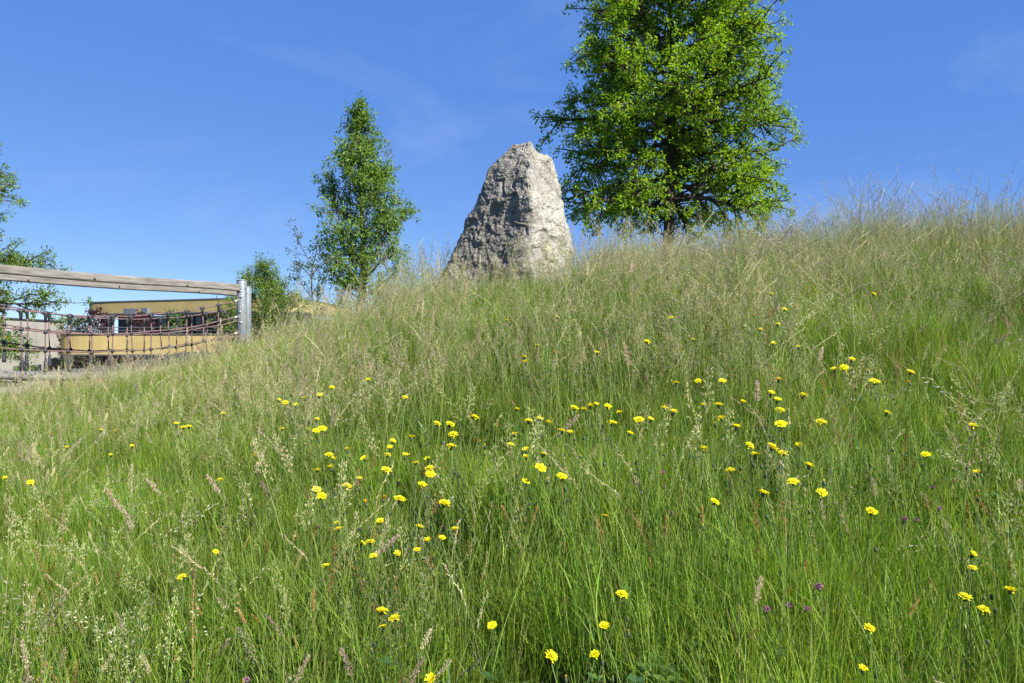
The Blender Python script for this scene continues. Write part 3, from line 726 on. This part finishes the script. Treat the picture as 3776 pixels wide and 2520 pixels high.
STEMC = [(0.24, 0.32, 0.08), (0.30, 0.34, 0.11), (0.19, 0.29, 0.06), (0.37, 0.36, 0.16)]
def culm_mb(seed, kind):
    r = random.Random(seed); mb = MB()
    sc = vary(r, r.choice(STEMC), 0.2, 0.08)
    if kind == 'fine':          # open hazy panicle
        h = r.uniform(0.55, 0.85); pts = stem_curve(r, h, r.uniform(0.05, 0.25)); L0 = r.uniform(0.14, 0.22); col = r.choice([(0.54, 0.47, 0.30), (0.47, 0.38, 0.28), (0.58, 0.53, 0.31), (0.50, 0.50, 0.24)])
        mb.tube(pts, [0.0011 - 0.0006 * i / 6 for i in range(7)], 3, sc, cap=False)
        for k in range(34):
            t = 1 - L0 / h * (1 - (k / 34.0)); p, d = along_poly(pts, min(0.999, t)); f = k / 34.0
            bl = L0 * 0.33 * (1 - f * 0.8) * r.uniform(0.4, 1.0); bd = (d * 0.9 + rvec(r)).normalized(); e = p + bd * bl
            mb.add([tuple(p), tuple(e), tuple(e + Vector((0.0005, 0.0005, 0.0004)))], [(0, 1, 2)], sc)
            for m_ in range(3):
                spikelet(mb, p.lerp(e, 0.45 + 0.5 * r.random()) + rvec(r) * 0.004, (bd + d + rvec(r) * 0.5), r.uniform(0.005, 0.009), 0.0022, vary(r, col, 0.25, 0.1), r)
    elif kind == 'oat':         # large silvery hanging spikelets
        h = r.uniform(0.6, 0.9); pts = stem_curve(r, h, r.uniform(0.1, 0.35), nod=r.uniform(0.2, 0.7)); L0 = r.uniform(0.16, 0.26)
        mb.tube(pts, [0.0012 - 0.0006 * i / 6 for i in range(7)], 3, sc, cap=False); col = r.choice([(0.56, 0.49, 0.38), (0.50, 0.41, 0.33), (0.60, 0.55, 0.40)])
        for k in range(22):
            f = k / 22.0; p, d = along_poly(pts, min(0.999, 1 - L0 / h * (1 - f)))
            bd = (d * 0.8 + rvec(r) * 0.9).normalized(); e = p + bd * r.uniform(0.008, 0.035) * (1.2 - f)
            mb.add([tuple(p), tuple(e), tuple(e + Vector((0.0006, 0.0006, 0)))], [(0, 1, 2)], sc)
            spikelet(mb, e, bd * 0.7 + d * 0.4 + Vector((0, 0, -0.25)) + rvec(r) * 0.3, r.uniform(0.010, 0.016), 0.0034, vary(r, col, 0.25, 0.08), r)
    elif kind == 'fog':         # dense soft pinkish spike
        h = r.uniform(0.5, 0.8); pts = stem_curve(r, h, r.uniform(0.03, 0.2), nod=r.uniform(0, 0.3)); L0 = r.uniform(0.07, 0.13); col = r.choice([(0.56, 0.41, 0.33), (0.52, 0.37, 0.32), (0.60, 0.52, 0.35)])
        mb.tube(pts, [0.0013 - 0.0005 * i / 6 for i in range(7)], 3, sc, cap=False)
        for k in range(110):
            f = k / 110.0; p, d = along_poly(pts, min(0.999, 1 - L0 / h * (1 - f))); s = rvec(r); s = (s - d * s.dot(d))
            wd = 0.012 * math.sin(math.pi * min(1, 0.12 + f * 0.88)) ** 0.7
            spikelet(mb, p + s * wd * r.random(), d + s * 0.7, r.uniform(0.006, 0.010), 0.0028, vary(r, col, 0.22, 0.08), r)
    elif kind == 'brome':       # long arched spikelets
        h = r.uniform(0.55, 0.85); pts = stem_curve(r, h, r.uniform(0.1, 0.4), nod=r.uniform(0.05, 0.45)); L0 = r.uniform(0.10, 0.17); col = r.choice([(0.52, 0.46, 0.27), (0.45, 0.35, 0.25), (0.57, 0.53, 0.33)])
        mb.tube(pts, [0.0013 - 0.0005 * i / 6 for i in range(7)], 3, sc, cap=False)
        for k in range(26):
            f = k / 26.0; p, d = along_poly(pts, min(0.999, 1 - L0 / h * (1 - f)))
            spikelet(mb, p, d + rvec(r) * 0.55, r.uniform(0.010, 0.019), 0.0034, vary(r, col, 0.22, 0.08), r)
    elif kind == 'vernal':      # short golden spike
        h = r.uniform(0.35, 0.55); pts = stem_curve(r, h, r.uniform(0.03, 0.2)); L0 = r.uniform(0.035, 0.055); col = r.choice([(0.45, 0.33, 0.12), (0.50, 0.40, 0.20), (0.42, 0.25, 0.09)])
        mb.tube(pts, [0.0012 - 0.0005 * i / 6 for i in range(7)], 3, sc, cap=False)
        for k in range(48):
            f = k / 48.0; p, d = along_poly(pts, min(0.999, 1 - L0 / h * (1 - f))); s = rvec(r); s = s - d * s.dot(d)
            spikelet(mb, p + s * 0.003 * r.random(), d + s * 0.35, r.uniform(0.007, 0.010), 0.003, vary(r, col, 0.2, 0.08), r)
    elif kind == 'sorrel':      # rusty red seed spike
        h = r.uniform(0.35, 0.6); pts = stem_curve(r, h, r.uniform(0.05, 0.25)); L0 = r.uniform(0.12, 0.2); col = (0.33, 0.15, 0.07)
        mb.tube(pts, [0.0014 - 0.0006 * i / 6 for i in range(7)], 3, (0.30, 0.22, 0.08), cap=False)
        for k in range(60):
            f = k / 60.0; p, d = along_poly(pts, min(0.999, 1 - L0 / h * (1 - f))); s = rvec(r)
            spikelet(mb, p + s * 0.012 * r.random() * (1 - 0.5 * f), s, 0.0055, 0.0048, vary(r, col, 0.3, 0.15), r)
    elif kind == 'bare':        # a flowering stem without visible head, with one or two leaves
        h = r.uniform(0.4, 0.7); pts = stem_curve(r, h, r.uniform(0.03, 0.3))
        mb.tube(pts, [0.0014 - 0.0009 * i / 6 for i in range(7)], 3, vary(r, r.choice([(0.18, 0.28, 0.04), (0.23, 0.32, 0.06)]), 0.2, 0.08), cap=False)
    if kind in ('fine', 'oat', 'fog', 'brome', 'bare'):
        for k in range(2):
            p, d = along_poly(pts, r.uniform(0.2, 0.6)); m2 = MB(); blade(m2, r, 0, 0, r.uniform(0.10, 0.2), 0.003, r.random() * 6.28, r.uniform(0.3, 0.9), 0.2, vary(r, r.choice(GREENS), 0.2, 0.1), 3)
            mb.add([(v[0] + p.x, v[1] + p.y, v[2] + p.z) for v in m2.v], m2.f, m2.c[0])
    return mb

def herb(seed):
    r = random.Random(seed); mb = MB()
    for k in range(r.randint(9, 16)):
        az = r.random() * 6.28; h = r.uniform(0.08, 0.24); q = r.uniform(0, 0.06)
        c = vary(r, r.choice([(0.07, 0.14, 0.025), (0.085, 0.16, 0.03), (0.06, 0.12, 0.035)]), 0.2, 0.1)
        p = Vector((q * math.cos(az), q * math.sin(az), 0)); d = Vector((math.cos(az), math.sin(az), r.uniform(0.8, 2.5))).normalized(); e = p + d * h
        mb.add([tuple(p), tuple(p + Vector((0.002, 0, 0))), tuple(e)], [(0, 1, 2)], c)
        for j in range(3):
            a2 = j * 2.1 + r.random(); ld = Vector((math.cos(a2), math.sin(a2), 0.25)).normalized(); ln = r.uniform(0.018, 0.035); s = Vector((-ld.y, ld.x, 0)) * ln * 0.33
            m = e + ld * ln * 0.55
            mb.add([tuple(e), tuple(m + s), tuple(e + ld * ln), tuple(m - s)], [(0, 1, 2, 3)], c)
    for k in range(4):          # long lance leaves
        m2 = MB(); blade(m2, r, r.uniform(-0.04, 0.04), r.uniform(-0.04, 0.04), r.uniform(0.15, 0.3), r.uniform(0.010, 0.018), r.random() * 6.28, r.uniform(0.2, 0.7), 0.15, vary(r, (0.075, 0.14, 0.04), 0.2, 0.1), 5)
        mb.add(m2.v, m2.f, m2.c[0])
    return mb.mesh('herb', M['herb'])

def scatter(name, coll, pts, rot, scl, idx, label=None, cat=None):
    m = bpy.data.meshes.new(name); m.from_pydata(pts, [], [])
    a = m.attributes.new('rot', 'FLOAT_VECTOR', 'POINT'); a.data.foreach_set('vector', np.array(rot, dtype=np.float32).ravel())
    a = m.attributes.new('scl', 'FLOAT_VECTOR', 'POINT'); a.data.foreach_set('vector', np.array(scl, dtype=np.float32).ravel())
    a = m.attributes.new('idx', 'INT', 'POINT'); a.data.foreach_set('value', np.array(idx, dtype=np.int32))
    o = bpy.data.objects.new(name, m); COL.objects.link(o)
    ng = bpy.data.node_groups.new(name + '_nodes', 'GeometryNodeTree')
    ng.interface.new_socket('Geometry', in_out='INPUT', socket_type='NodeSocketGeometry'); ng.interface.new_socket('Geometry', in_out='OUTPUT', socket_type='NodeSocketGeometry')
    gi = ng.nodes.new('NodeGroupInput'); gout = ng.nodes.new('NodeGroupOutput')
    ci = ng.nodes.new('GeometryNodeCollectionInfo'); ci.inputs['Collection'].default_value = coll
    ci.inputs['Separate Children'].default_value = True; ci.inputs['Reset Children'].default_value = True
    iop = ng.nodes.new('GeometryNodeInstanceOnPoints'); iop.inputs['Pick Instance'].default_value = True
    def na(nm, t):
        n = ng.nodes.new('GeometryNodeInputNamedAttribute'); n.data_type = t; n.inputs['Name'].default_value = nm; return n.outputs['Attribute']
    e2r = ng.nodes.new('FunctionNodeEulerToRotation')
    ng.links.new(gi.outputs[0], iop.inputs['Points']); ng.links.new(ci.outputs[0], iop.inputs['Instance'])
    ng.links.new(na('idx', 'INT'), iop.inputs['Instance Index']); ng.links.new(na('rot', 'FLOAT_VECTOR'), e2r.inputs[0]); ng.links.new(e2r.outputs[0], iop.inputs['Rotation'])
    ng.links.new(na('scl', 'FLOAT_VECTOR'), iop.inputs['Scale']); ng.links.new(iop.outputs[0], gout.inputs[0])
    md = o.modifiers.new('scatter', 'NODES'); md.node_group = ng
    tag(o, label, cat, kind='stuff'); print(name, len(pts)); return o

RNG = random.Random(99)
STONE_X, STONE_Y = 0.15, 10.6
def inside_stone(x, y): return -0.85 < x < 0.85 and abs(y - STONE_Y) < 0.45
def spots(bands, ymax_u=0.80, marg=1.2):
    """random places over the slope; bands = [(y0, y1, number per square metre)]"""
    out = []
    for y0, y1, den in bands:
        xa = lambda y: ymax_u * y + marg
        area = (xa(y0) + xa(y1)) * (y1 - y0)
        n = int(area * den)
        while n > 0:
            y = RNG.uniform(y0, y1); x = RNG.uniform(-xa(y1), xa(y1))
            if abs(x) > xa(y): continue
            n -= 1
            if inside_stone(x, y): continue
            out.append((x, y))
    return out

# 1. green blades, in patches about 0.6 m wide
def in_disc(r, rad):
    a = r.random() * 6.283; q = rad * math.sqrt(r.random()); return q * math.cos(a), q * math.sin(a)
def blade_patch(seed, nb, h0, h1, w0, w1, straw):
    r = random.Random(seed); mb = MB(); tufts = [(*in_disc(r, 0.32), r.uniform(0.75, 1.2), r.choice(GREENS)) for k in range(nb // 22)]
    for i in range(nb):
        tx, ty, th, tc = r.choice(tufts); q = abs(r.gauss(0, 0.055)); a = r.random() * 6.283; out = r.uniform(-0.6, 0.6)
        c = vary(r, tc, 0.24, 0.10)
        if r.random() < straw: c = vary(r, (0.34, 0.29, 0.14), 0.2, 0.05)
        blade(mb, r, tx + q * math.cos(a), ty + q * math.sin(a), r.uniform(h0, h1) * th, r.uniform(w0, w1), a + out, r.uniform(0.02, 0.30) if r.random() < 0.84 else r.uniform(0.3, 0.7), r.uniform(0, 0.15), c, 4 if r.random() < 0.6 else 3)
    for i in range(nb // 2):                       # short understorey
        q = in_disc(r, 0.36); blade(mb, r, q[0], q[1], r.uniform(0.08, 0.24), r.uniform(0.002, 0.0045), r.random() * 6.283, r.uniform(0.1, 0.7), r.uniform(0, 0.2), vary(r, r.choice(GREENS), 0.25, 0.1), 3)
    return mb.mesh('grass_patch', M['grass'])
cl = [blade_patch(100 + i, 1700, 0.20, 0.46, 0.0015, 0.0034, 0.08) for i in range(5)] + [blade_patch(200 + i, 1200, 0.26, 0.52, 0.0018, 0.0050, 0.04) for i in range(3)]
cc = proto_collection('grass_patch', cl)
BANDS = [(0.7, 3, 10.0), (3, 6, 7.5), (6, 10, 5.5), (10, 15, 4.0), (15, 20, 2.0)]
P, Rt, S, I = [], [], [], []
for x, y in spots(BANDS, 0.71, 1.0):
    k = (0.68 + 0.15 * min(1.0, max(0.0, (y - 2.0) / 4.0))) + 0.22 * noise.noise(Vector((x * 0.8, y * 0.8, 1.0))); sz = max(0.5, k * RNG.uniform(0.9, 1.1))
    P.append((x, y, GZ(x, y) - 0.02)); Rt.append((RNG.uniform(-0.06, 0.06) + 0.1, RNG.uniform(-0.06, 0.06), RNG.random() * 6.283)); S.append((1.0, 1.0, sz)); I.append(RNG.randrange(len(cl)))
scatter('meadow_grass', cc, P, Rt, S, I, 'dense green grass blades covering the whole slope', 'grass')

# 2. flowering stalks of several kinds, mixed into patches
def stalk_patch(seed, mix, n):
    r = random.Random(seed); mb = MB(); ks = list(mix); pool = {}
    for k in ks: pool[k] = [culm_mb(seed * 50 + j * 7 + len(k), k) for j in range(5 if mix[k] > 0.4 else 2)]
    cent = [in_disc(r, 0.3) for _ in range(7)]
    for i in range(n):
        k = r.choices(ks, [mix[q] for q in ks])[0]; src = r.choice(pool[k]); a = r.random() * 6.283; ca, sa = math.cos(a), math.sin(a); sc_ = r.uniform(0.7, 1.12)
        if r.random() < 0.45: cxy = r.choice(cent); px, py = cxy[0] + r.gauss(0, 0.05), cxy[1] + r.gauss(0, 0.05)
        else: px, py = in_disc(r, 0.34)
        lx2, ly2 = r.gauss(0, 0.10), r.gauss(0, 0.10); tv = 1 + r.uniform(-0.2, 0.2)
        b = len(mb.v)
        mb.v.extend([((x * ca - y * sa) * sc_ + px + lx2 * z * sc_, (x * sa + y * ca) * sc_ + py + ly2 * z * sc_, z * sc_) for x, y, z in src.v])
        mb.f.extend([tuple(q + b for q in f) for f in src.f]); mb.c.extend([(c[0] * tv, c[1] * tv, c[2] * tv) for c in src.c])
    return mb.mesh('stalk_patch', M['head'])
MIX = {'near': {'bare': 5.6, 'fine': 0.34, 'oat': 0.05, 'fog': 0.10, 'brome': 0.24, 'vernal': 0.24, 'sorrel': 0.06},
       'mid': {'bare': 3.0, 'fine': 1.35, 'oat': 0.22, 'fog': 0.18, 'brome': 0.5, 'vernal': 0.10, 'sorrel': 0.07},
       'right': {'bare': 2.4, 'fine': 1.15, 'oat': 1.1, 'fog': 0.10, 'brome': 0.5, 'vernal': 0.06, 'sorrel': 0.14},
       'left': {'bare': 3.0, 'fine': 1.15, 'oat': 0.14, 'fog': 0.24, 'brome': 0.4, 'vernal': 0.10, 'sorrel': 0.08}}
NST = {'near': 60, 'mid': 58, 'right': 56, 'left': 56}
protos = []; kidx = {}
for k, n in (('near', 5), ('mid', 5), ('right', 4), ('left', 4)):
    kidx[k] = list(range(len(protos), len(protos) + n))
    for i in range(n): protos.append(stalk_patch(300 + len(protos), MIX[k], NST[k]))
kc = proto_collection('stalk_patch', protos)
P, Rt, S, I = [], [], [], []
for x, y in spots(BANDS, 0.71, 1.0):
    u = x / max(y, 0.5); n1 = noise.noise(Vector((x * 0.6, y * 0.6, 5.0))); n2 = noise.noise(Vector((x * 0.5, y * 0.5, 25.0)))
    far = y + 1.2 * n1
    k = 'near' if far < 3.6 else 'right' if u + 0.25 * n2 > 0.30 else 'left' if u + 0.25 * n2 < -0.30 else 'mid'
    if RNG.random() < 0.15: k = RNG.choice(list(kidx))
    sz = RNG.uniform(0.85, 1.12) * (1 + 0.16 * n1) * (0.82 if far < 3.6 else 1.0) * ((RNG.uniform(1.25, 1.6) if RNG.random() < 0.35 else 1.0) if (u > 0.40 and y > 8.0) else 1.35 if (-1.7 < x < -0.7 and 9.5 < y < 12) else 0.84 if (u < -0.3 and y > 6) else 1.0)
    P.append((x, y, GZ(x, y) - 0.02)); Rt.append((RNG.gauss(0.02, 0.05), RNG.gauss(-0.03, 0.06), RNG.random() * 6.283)); S.append((1.0, 1.0, sz)); I.append(RNG.choice(kidx[k]))
scatter('grass_stalks', kc, P, Rt, S, I, 'tall tan and silvery flowering grass stalks across the meadow', 'grass stalks')

# 3. broad-leaved herbs low in the sward
hc = [herb(500 + i) for i in range(6)]; hcol = proto_collection('herb', hc)
P, Rt, S, I = [], [], [], []
for x, y in spots([(0.8, 3.2, 90), (3.2, 6, 35)]):
    if noise.noise(Vector((x * 1.1, y * 1.1, 40))) < -0.05: continue
    s = RNG.uniform(0.7, 1.3); P.append((x, y, GZ(x, y))); Rt.append((0, 0, RNG.random() * 6.283)); S.append((s, s, s)); I.append(RNG.randrange(len(hc)))
scatter('meadow_herbs', hcol, P, Rt, S, I, 'low leafy clover and herbs among the foreground grass', 'herbs')

# ------------------------------------------------------------------ flowers, one by one
def ligules(mb, r, n, l0, l1, w, elev, spread, col, z=0.0):
    for i in range(n):
        a = i / n * 6.283 + r.uniform(-0.12, 0.12); e = elev + r.uniform(-spread, spread); ln = r.uniform(l0, l1)
        d = Vector((math.cos(a) * math.cos(e), math.sin(a) * math.cos(e), math.sin(e))); s = Vector((-math.sin(a), math.cos(a), 0)) * w / 2
        p = d * 0.002 + Vector((0, 0, z)); m = p + d * ln * 0.6 + Vector((0, 0, 0.0008)); q = p + d * ln
        mb.add([tuple(p - s * 0.4), tuple(p + s * 0.4), tuple(m + s), tuple(q + s * 0.8), tuple(q - s * 0.8), tuple(m - s)], [(0, 1, 2, 5), (5, 2, 3, 4)], vary(r, col, 0.1, 0.03))

def yellow_bloom(seed, state):
    r = random.Random(seed); mb = MB(); Y = (0.87, 0.80, 0.012); O = (0.72, 0.42, 0.015)
    if state == 'open':
        ligules(mb, r, 5, 0.012, 0.019, 0.0045, 0.0, 0.35, Y)
        ligules(mb, r, 21, 0.0145, 0.0185, 0.0042, 0.22, 0.14, Y); ligules(mb, r, 15, 0.010, 0.013, 0.0038, 0.55, 0.15, Y, 0.001); ligules(mb, r, 9, 0.005, 0.008, 0.003, 0.95, 0.15, (0.85, 0.70, 0.012), 0.002)
    elif state == 'half':
        ligules(mb, r, 18, 0.013, 0.017, 0.004, 0.62, 0.2, Y); ligules(mb, r, 12, 0.009, 0.012, 0.0036, 0.95, 0.15, (0.82, 0.66, 0.012), 0.001)
    else:
        ligules(mb, r, 14, 0.010, 0.014, 0.0035, 1.15, 0.2, O); ligules(mb, r, 9, 0.008, 0.012, 0.003, 1.35, 0.12, (0.7, 0.45, 0.02), 0.001)
    return mb.mesh('bloom', M['petal'])
def calyx_mesh(r):
    mb = MB(); g = (0.07, 0.10, 0.04)
    mb.tube([(0, 0, -0.013), (0, 0, -0.010), (0, 0, -0.004), (0, 0, 0.001)], [0.0018, 0.0042, 0.0058, 0.0052], 9, g); return mb.mesh('calyx', M['stem'], True)
blooms = {'open': [yellow_bloom(i, 'open') for i in range(4)], 'half': [yellow_bloom(10 + i, 'half') for i in range(3)], 'closed': [yellow_bloom(20 + i, 'closed') for i in range(2)]}
calyx = calyx_mesh(random.Random(1))
def stem_mesh(seed):                    # unit height stem ending at (0,0,1), scaled in z
    r = random.Random(seed); mb = MB(); a, b = r.uniform(-0.05, 0.05), r.uniform(-0.05, 0.05)
    mb.tube([(a * math.sin(t * 3.14) + 0.6 * a * (1 - t), b * math.sin(t * 3.14) + 0.6 * b * (1 - t), t) for t in [i / 7 for i in range(8)]], 0.0013, 5, vary(r, (0.11, 0.17, 0.045), 0.2, 0.08), cap=False)
    return mb.mesh('stem', M['stem'], True)
stems = [stem_mesh(i) for i in range(5)]
def bud_mesh(seed):
    r = random.Random(seed); mb = MB(); x = r.uniform(0.02, 0.045); z = r.uniform(0.05, 0.09)
    mb.tube([(0, 0, 0), (x * 0.6, 0, z * 0.45), (x, 0, z)], 0.001, 4, (0.11, 0.17, 0.05), cap=False)
    mb.tube([(x, 0, z), (x, 0, z + 0.004), (x, 0, z + 0.010), (x, 0, z + 0.015)], [0.002, 0.0052, 0.0048, 0.0018], 8, vary(r, (0.065, 0.085, 0.045), 0.2, 0.1))
    if r.random() < 0.6: ligules2 = [mb.add([(x, 0, z + 0.013), (x + 0.002, 0.001, z + 0.019), (x - 0.002, -0.001, z + 0.02)], [(0, 1, 2)], (0.75, 0.5, 0.03))]
    return mb.mesh('bud', M['stem'], True)
buds = [bud_mesh(i) for i in range(4)]

FL = [(762,890),(845,872),(930,913),(640,920),(655,925),(680,932),(700,915),(733,910),(405,975),(420,982),(434,980),(512,950),(232,988),(265,990),(118,998),(135,1003),(153,1028),(46,1050),(12,1097),(70,1108),
(303,1025),(254,1045),(585,1048),(505,1102),(495,1267),(418,1325),(647,985),(708,987),(725,990),(740,985),(727,965),(755,1045),(766,1055),(798,1033),(837,1054),(728,1080),(760,1075),(727,1125),(738,1140),(796,1117),
(826,1101),(886,1080),(890,1045),(895,1030),(901,1015),(945,1005),(965,1022),(930,1048),(955,1063),(982,1055),(986,1076),(988,1090),(969,1113),(880,1146),(917,1147),(840,1157),(874,1197),(775,1200),(778,1215),(1020,1156),
(962,1210),(1044,1216),(1015,1235),(982,1243),(830,1248),(850,1245),(858,1277),(912,1273),(957,1263),(747,1300),(877,1403),(880,1443),(905,1420),(1130,1437),(1003,973),(1033,975),(1040,998),(1036,1025),(1090,958),(1100,1015),
(1172,1022),(1181,997),(1186,940),(1213,967),(1238,962),(1258,972),(1207,1035),(1208,1050),(1247,1043),(1240,1075),(1289,1095),(1207,1105),(1290,990),(1308,995),(1318,937),(1340,940),(1355,932),(1368,930),(1395,933),(1421,948),
(1405,972),(1446,995),(1467,965),(1493,965),(1427,1365),(1265,1507),(1365,1503),(1388,1185),(1387,1440),(990,1562),(1525,938),(1545,948),(1552,880),(1602,875),(1658,875),(1617,932),(1650,930),(1655,960),(1615,1030),(1677,1080),
(1640,1153),(1752,1132),(1690,980),(1705,925),(1720,1023),(1733,1045),(1773,1027),(1797,1040),(1792,975),(1785,920),(1790,942),(1770,905),(1787,872),(1843,907),(1884,970),(1833,1025),(1857,1069),(1820,1107),(1886,1132),(2000,1175),
(2232,1275),(2232,1305),(2215,1372),(2318,1355),(2257,1400),(1995,1443),(1980,1538),(1937,845),(1955,828),(1915,850),(1993,853),(2007,877),(2090,855),(2087,880),(2035,948),(2243,1087),(2125,1045),(2232,978),(1800,710),(1730,725),
(1770,675),(1745,758),(1785,745),(1540,730),(1278,728),(1232,793),(1203,820),(1206,831),(1273,810),(1163,735),(2005,675),(1370,810),(1833,797),(1775,790),(1485,785),(1590,780)]
PU = [(1520,1085),(1523,1120),(1540,1180),(1810,1392),(1850,1400),(1760,1402),(2103,1195),(2075,1195),(2155,1170),(1880,1350),(2140,1120),(565,1562)]

def find_spot(px, py, h):
    """walk out along the surveyed direction until it is h above the ground"""
    u, v = UV(px, py); y = 1.0; best = None
    while y < 13.5:
        g = ground_rel(u * y, y) + h - v * y
        if g >= 0: return u * y, y
        if best is None or g > best[0]: best = (g, y)
        y += 0.02
    return u * best[1], best[1]

ORD = ['first', 'second', 'third', 'fourth', 'fifth', 'sixth', 'seventh', 'eighth', 'ninth', 'tenth', 'eleventh', 'twelfth', 'thirteenth', 'fourteenth', 'fifteenth', 'sixteenth', 'seventeenth', 'eighteenth', 'nineteenth', 'twentieth',
       'twenty-first', 'twenty-second', 'twenty-third', 'twenty-fourth', 'twenty-fifth', 'twenty-sixth', 'twenty-seventh', 'twenty-eighth', 'twenty-ninth', 'thirtieth', 'thirty-first', 'thirty-second', 'thirty-third']
def zone(px, py):
    row = 'high on the slope' if py < 860 else 'halfway down the slope' if py < 1010 else 'in the lower meadow' if py < 1170 else 'in the foreground'
    c = 'below the rope bridge' if px < 600 else 'below the slender tree' if px < 960 else 'below the standing stone' if px < 1340 else 'below the oak trunk' if px < 1640 else "below the oak's right side" if px < 1920 else 'towards the right edge'
    return row, c
def place_flowers(lst, kind):
    rng = random.Random(17 if kind == 'yellow' else 18); zones = {}
    for p in lst: zones.setdefault(zone(*p), []).append(p)
    for z in zones: zones[z].sort()
    for (px, py) in lst:
        z = zone(px, py); mates = zones[z]; k = mates.index((px, py)); n = len(mates)
        rank = '' if n == 1 else ', leftmost' if k == 0 else ', rightmost' if k == n - 1 else ', %s from left' % ORD[k]
        u = rng.random(); state = 'open' if u < 0.70 else 'half' if u < 0.92 else 'closed'
        if kind == 'yellow':
            h = (rng.uniform(0.38, 0.44) if py > 1180 else rng.uniform(0.48, 0.54) if py > 1000 else rng.uniform(0.54, 0.62)) + (0.09 if 600 < px < 1100 else 0.05)
            nm = 'yellow_flower'; lab = 'yellow flower %s %s%s' % (z[0], z[1], rank)
            if state == 'closed': lab = 'half-closed ' + lab
            bm_ = rng.choice(blooms[state])
        else:
            h = rng.uniform(0.32, 0.44); nm = 'purple_flower'; lab = 'purple clover-like flower %s %s%s' % (z[0], z[1], rank); bm_ = purple[rng.randrange(2)]
        x, y = find_spot(px, py, h); g = GZ(x, y)
        u_, v_ = UV(px, py); zt = v_ * y + EYE; h = max(0.2, zt - g)
        root = empty(nm, (x, y, g)); tag(root, lab, 'flower', 'yellow flowers in the meadow' if kind == 'yellow' else 'purple flowers in the meadow')
        s = rng.uniform(0.68, 0.98) * (0.75 if kind != 'yellow' else 0.86 if py > 1180 else 1.0)
        tilt = (rng.uniform(-0.15, 0.5), rng.uniform(-0.3, 0.45), rng.random() * 6.28)
        def part(name, mesh, loc, rot, scl):
            o = bpy.data.objects.new(name, mesh); COL.objects.link(o); o.parent = root; o.location = loc; o.rotation_mode = 'ZYX'; o.rotation_euler = rot; o.scale = scl
        part('stem', rng.choice(stems), (0, 0, -0.01), (0, 0, rng.random() * 6.28), (1, 1, h - 0.002))
        part('calyx', calyx, (0, 0, h), tilt, (s, s, s)); part('bloom', bm_, (0, 0, h), tilt, (s, s, s))
        if kind == 'yellow' and py > 900:
            for b_ in range(rng.choice((0, 1, 1, 2))):      # unopened buds on side stems
                part('bud', rng.choice(buds), (0, 0, h * rng.uniform(0.62, 0.8)), (0, 0, rng.random() * 6.28), (s, s, s * rng.uniform(0.8, 1.3)))

def purple_bloom(seed):
    r = random.Random(seed); mb = MB()
    for i in range(70):
        d = rvec(r); d.z = abs(d.z) * 1.1 - 0.15; d.normalize(); p = d * 0.004
        spikelet(mb, p + Vector((0, 0, 0.004)), d, r.uniform(0.008, 0.012), 0.0035, vary(r, (0.45, 0.22, 0.36), 0.3, 0.15), r)
    return mb.mesh('bloom', M['petal'])
purple = [purple_bloom(1), purple_bloom(2)]
place_flowers(FL, 'yellow')
place_flowers(PU, 'purple')
